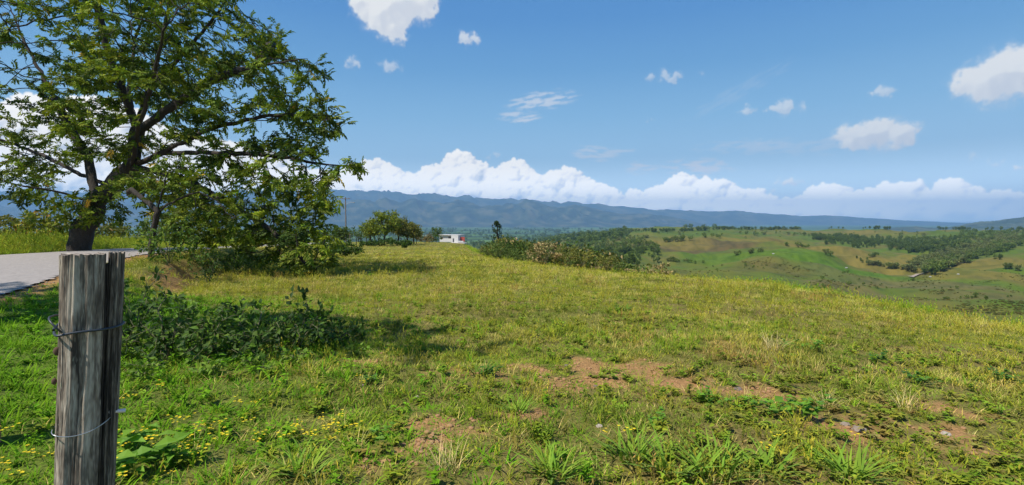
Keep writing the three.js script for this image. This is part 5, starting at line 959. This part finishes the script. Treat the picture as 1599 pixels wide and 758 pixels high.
// ---------------------------------------------------------------- trees of the valley and the hills: single trees where they show largest, the rest as woods
const valleyProtos = [['a', 8, 7, [[0.11, 0.175, 0.03], [0.2, 0.28, 0.04], [0.29, 0.36, 0.05]], 961], ['b', 9, 6.5, [[0.08, 0.135, 0.026], [0.155, 0.22, 0.034], [0.21, 0.275, 0.04]], 963], ['c', 7, 7.5, [[0.16, 0.19, 0.05], [0.24, 0.27, 0.07], [0.31, 0.33, 0.09]], 965]].map(([k, h, w, tones, seed]) => fieldTree('tree ' + k, 800, 300, h, w, 0.9, seed, tones, null, 'valley_tree', { n: 170, leafLen: 1.0, leafWid: 0.7, step: 0.8, kill: 0.8, per: 4.5, rBase: 0.2, rTip: 0.04, spread: 0.35 }));
{
  const r = seeded(977), spots = [], area = (key, list, n, h, tree) => { for (let k = 0, t = 0; k < n && t < n * 6; t++) { const [a, b, c, d] = list[Math.floor(r() * list.length)], px = lerp(a, b, r()), py = lerp(c, d, r()), p = groundAt(px, py, 75); if (!p) continue; if (key === 6 && n2(p.x * 0.022, p.z * 0.022) + 0.5 * n2b(p.x * 0.07, p.z * 0.07) < 0.1) continue; const q = h * (0.5 + 0.9 * r() * r() + 0.2 * r()); spots.push({ key, p, h: q, size: q / -p.z, tree: tree ?? (r() < 0.5 ? 0 : r() < 0.6 ? 1 : 2) }); k++; } };
  const line = (key, pts, n, h, jx = 3, jy = 1, tree) => { for (let k = 0; k < n; k++) { const t = r() * (pts.length - 1), i = Math.floor(t), [a, b] = pts[i], [c, d] = pts[i + 1], px = lerp(a, c, t - i) + (r() - 0.5) * 2 * jx, py = lerp(b, d, t - i) + (r() - 0.5) * 2 * jy, p = groundAt(px, py, 75); if (!p) continue; const q = h * (0.65 + 0.6 * r()); spots.push({ key, p, h: q, size: q / -p.z, tree: tree ?? (r() < 0.5 ? 0 : r() < 0.6 ? 1 : 2) }); } };
  area(0, [[925, 1005, 392, 416], [940, 1030, 388, 412], [880, 960, 384, 400]], 190, 7.5, 1); area(0, [[880, 1030, 382, 394]], 110, 7);
  area(1, [[900, 1010, 368, 384]], 170, 6);
  line(2, [[1030, 378], [1078, 376]], 14, 8); line(2, [[1095, 371], [1130, 372]], 6, 8); line(2, [[1040, 408], [1098, 412]], 12, 5);
  line(3, [[975, 362], [1060, 362], [1120, 358.5], [1180, 359], [1260, 358.5]], 190, 9, 3, 0.7, 1); line(3, [[1235, 358.5], [1300, 357.5], [1400, 358], [1500, 359], [1610, 360]], 240, 9, 3, 0.7, 1); line(3, [[1160, 366], [1240, 368], [1290, 368]], 20, 7, 4, 1.5);
  area(4, [[1290, 1390, 372, 382], [1330, 1440, 374, 388], [1380, 1510, 374, 392], [1400, 1480, 378, 396], [1270, 1340, 370, 376]], 620, 9, 1); area(4, [[1300, 1520, 372, 384], [1500, 1610, 362, 376]], 320, 8, 0);
  line(5, [[1448, 426], [1480, 412], [1520, 400], [1570, 386], [1610, 376]], 200, 8, 14, 6); line(5, [[1430, 420], [1470, 404], [1530, 388], [1590, 370]], 160, 8, 14, 7, 2); line(5, [[1358, 414], [1392, 420], [1430, 422]], 16, 6, 3, 1);
  line(6, [[1335, 402], [1350, 410], [1360, 402], [1372, 398]], 14, 5, 3, 1); line(6, [[1290, 396], [1300, 400]], 4, 6); line(6, [[1230, 384], [1262, 388]], 7, 6); line(6, [[1150, 398], [1195, 394]], 10, 5, 3, 1); line(6, [[1565, 418], [1590, 424]], 5, 5); line(6, [[1555, 404], [1570, 408]], 3, 6); area(6, [[1270, 1460, 436, 452], [1460, 1599, 445, 476], [1240, 1330, 425, 438], [1110, 1200, 415, 426]], 60, 2.2); area(6, [[1010, 1260, 362, 372], [1250, 1599, 362, 372]], 60, 6);
  const label = ['dark green tree in the wood filling the valley behind the tan bushes', 'tree in the woodland of the valley floor beyond the slope brush', 'tree in the hedgerows on the brown hillside', 'tree on the skyline of the far plateau', 'dark tree in the wood below the right hand plateau', 'tree in the grey green belt above the dirt track', 'small tree or bush dotted over the valley pastures'], group = ['trees of the near valley wood', 'trees of the valley floor', 'hedgerow trees on the brown hill', 'skyline trees of the plateau', 'trees of the wood at the right', 'trees of the belt above the track', 'single small trees on the pastures'];
  spots.sort((a, b) => b.size - a.size);
  const used = [false, false, false], rest = [[], [], []], M = new THREE.Matrix4(), Q = new THREE.Quaternion();
  spots.forEach((s, i) => {
    const h0 = [8, 9, 7][s.tree], k = s.h / h0, w = k * (0.85 + 0.35 * r()), at = [s.p.x, s.p.y - 0.3 * k - 0.2, s.p.z];
    if (i < 285) {
      if (!used[s.tree]) { used[s.tree] = true; const o = valleyProtos[s.tree]; o.position.set(...at); o.rotation.y = i; o.scale.set(w, k, w); tag(o, label[s.key], 'tree', group[s.key]); }
      else copyOf(valleyProtos[s.tree], 'valley_tree', label[s.key], at, i * 1.7, [w, k, w], group[s.key]);
    } else { M.compose(V(...at), Q.setFromAxisAngle(V(0, 1, 0), i), V(w, k, w)); rest[s.tree].push(M.clone()); }
  });
  // low scrub and coarse tussocks on the slopes below the brow
  {
    const g = valleyProtos[2].children.find((c) => c.name === 'crown').geometry, list = [], cols = [];
    for (let t = 0; t < 30000 && list.length < 2600; t++) {
      const px = 1010 + 620 * r(), py = 396 + 96 * r(), p = groundAt(px, py, 75); if (!p || -p.z > 420 || browDistance(p.x, p.z) < 6) continue;
      if (fbm(n2, p.x * 0.02 + 8, p.z * 0.02, 3) + 0.3 * n2b(p.x * 0.09, p.z * 0.09) < -0.02 + 0.25 * r()) continue;
      const k = 0.05 + 0.12 * r() * r(); M.compose(V(p.x, p.y - 2.6 * k, p.z), Q.setFromAxisAngle(V(0, 1, 0), t), V(k * (1 + r()), k * 0.9, k * (1 + r()))); list.push(M.clone()); const u = r(); cols.push(u < 0.45 ? [0.9, 0.66, 0.5] : u < 0.75 ? [0.75, 0.8, 0.5] : [0.55, 0.6, 0.5]);
    }
    const m = new THREE.InstancedMesh(g, foliage, list.length), c = new THREE.Color(); list.forEach((x, i) => { m.setMatrixAt(i, x); m.setColorAt(i, c.setRGB(...tint(cols[i], r, 0.2))); });
    tag(top(m, 'scrub'), 'low brownish scrub and tussocks on the slopes below the brow', 'scrub', null, 'stuff');
  }
  // woods and hedges of the plain, too far to tell apart
  for (let t = 0; t < 5200; t++) {
    const px = 420 + 720 * r(), d = 900 * Math.exp(r() * 2.1), x = ((px - 800) / FOCAL) * d, z = -d;
    if (fbm(n2, x * 0.0022 + 5, z * 0.0022, 3) + 0.25 * n2b(x * 0.012, z * 0.012) < 0.05) continue;
    if (px > 980 && d < 1750) continue;
    const k = (0.8 + 0.9 * r()) * (1 + d / 4000); M.compose(V(x, groundHeight(x, z) - 0.5, z), Q.setFromAxisAngle(V(0, 1, 0), t), V(k * 1.3, k, k * 1.3)); rest[Math.floor(r() * 2)].push(M.clone());
  }
  rest.forEach((list, k) => {
    if (!list.length) return;
    const crown = valleyProtos[k].children.find((c) => c.name === 'crown'), m = new THREE.InstancedMesh(crown.geometry, foliage, list.length); list.forEach((x, i) => m.setMatrixAt(i, x));
    tag(top(m, 'distant_woodland'), ['far woods of mid green trees over plain and plateau', 'far woods of dark trees over plain and plateau', 'far scrub of grey green trees over the hills'][k], 'woodland', null, 'stuff');
  });

}
// white buildings far out on the plain and pale specks on the pastures
[[986, 6600, 30, 'leftmost white building of the pair far out on the plain'], [1003, 6700, 24, 'right white building of the pair far out on the plain'], [1032, 6900, 26, 'single white building on the plain above the hedgerow'], [1212, 7200, 34, 'white building on the plain above the skyline trees'], [1236, 7300, 26, 'small white building right of the other above the skyline trees']].forEach(([px, d, w, label]) => {
  const x = ((px - 799.5) / FOCAL) * d, y = groundHeight(x, -d), o = thing('distant_building', label, 'building', [x, y, -d], 0.2, 'white buildings on the plain'), m = new THREE.MeshStandardMaterial({ color: new THREE.Color(0.8, 0.8, 0.78), roughness: 0.8 });
  const b = part(o, 'wall', new THREE.BoxGeometry(w, 12, 20), m); b.position.y = 6; const shape = new THREE.Shape([[-11, 0], [11, 0], [0, 5]].map(([a, c]) => new THREE.Vector2(a, c))), g = new THREE.ExtrudeGeometry(shape, { depth: w + 2, bevelEnabled: false }); g.rotateY(Math.PI / 2); g.translate(-(w + 2) / 2, 12, 0); part(o, 'roof', g, m);
});
[[1208, 397, 'pale boulder on the crest of the green hill'], [1322, 419, 'pale boulder low on the green hill'], [1453, 433, 'pale boulder beside the dirt track'], [1497, 429, 'pale boulder in the pasture right of the track']].forEach(([px, py, label], i) => { const p = groundAt(px, py, 75), s = (-p.z / FOCAL) * 1.5, o = new THREE.Mesh(stoneShapes[i % 3], rock([0.55, 0.53, 0.5])); top(o, 'boulder'); o.position.set(p.x, p.y + s * 0.3, p.z); o.scale.set(s * 1.3, s, s); tag(o, label, 'boulder', 'pale boulders on the pastures'); });

renderer.render(scene, camera);
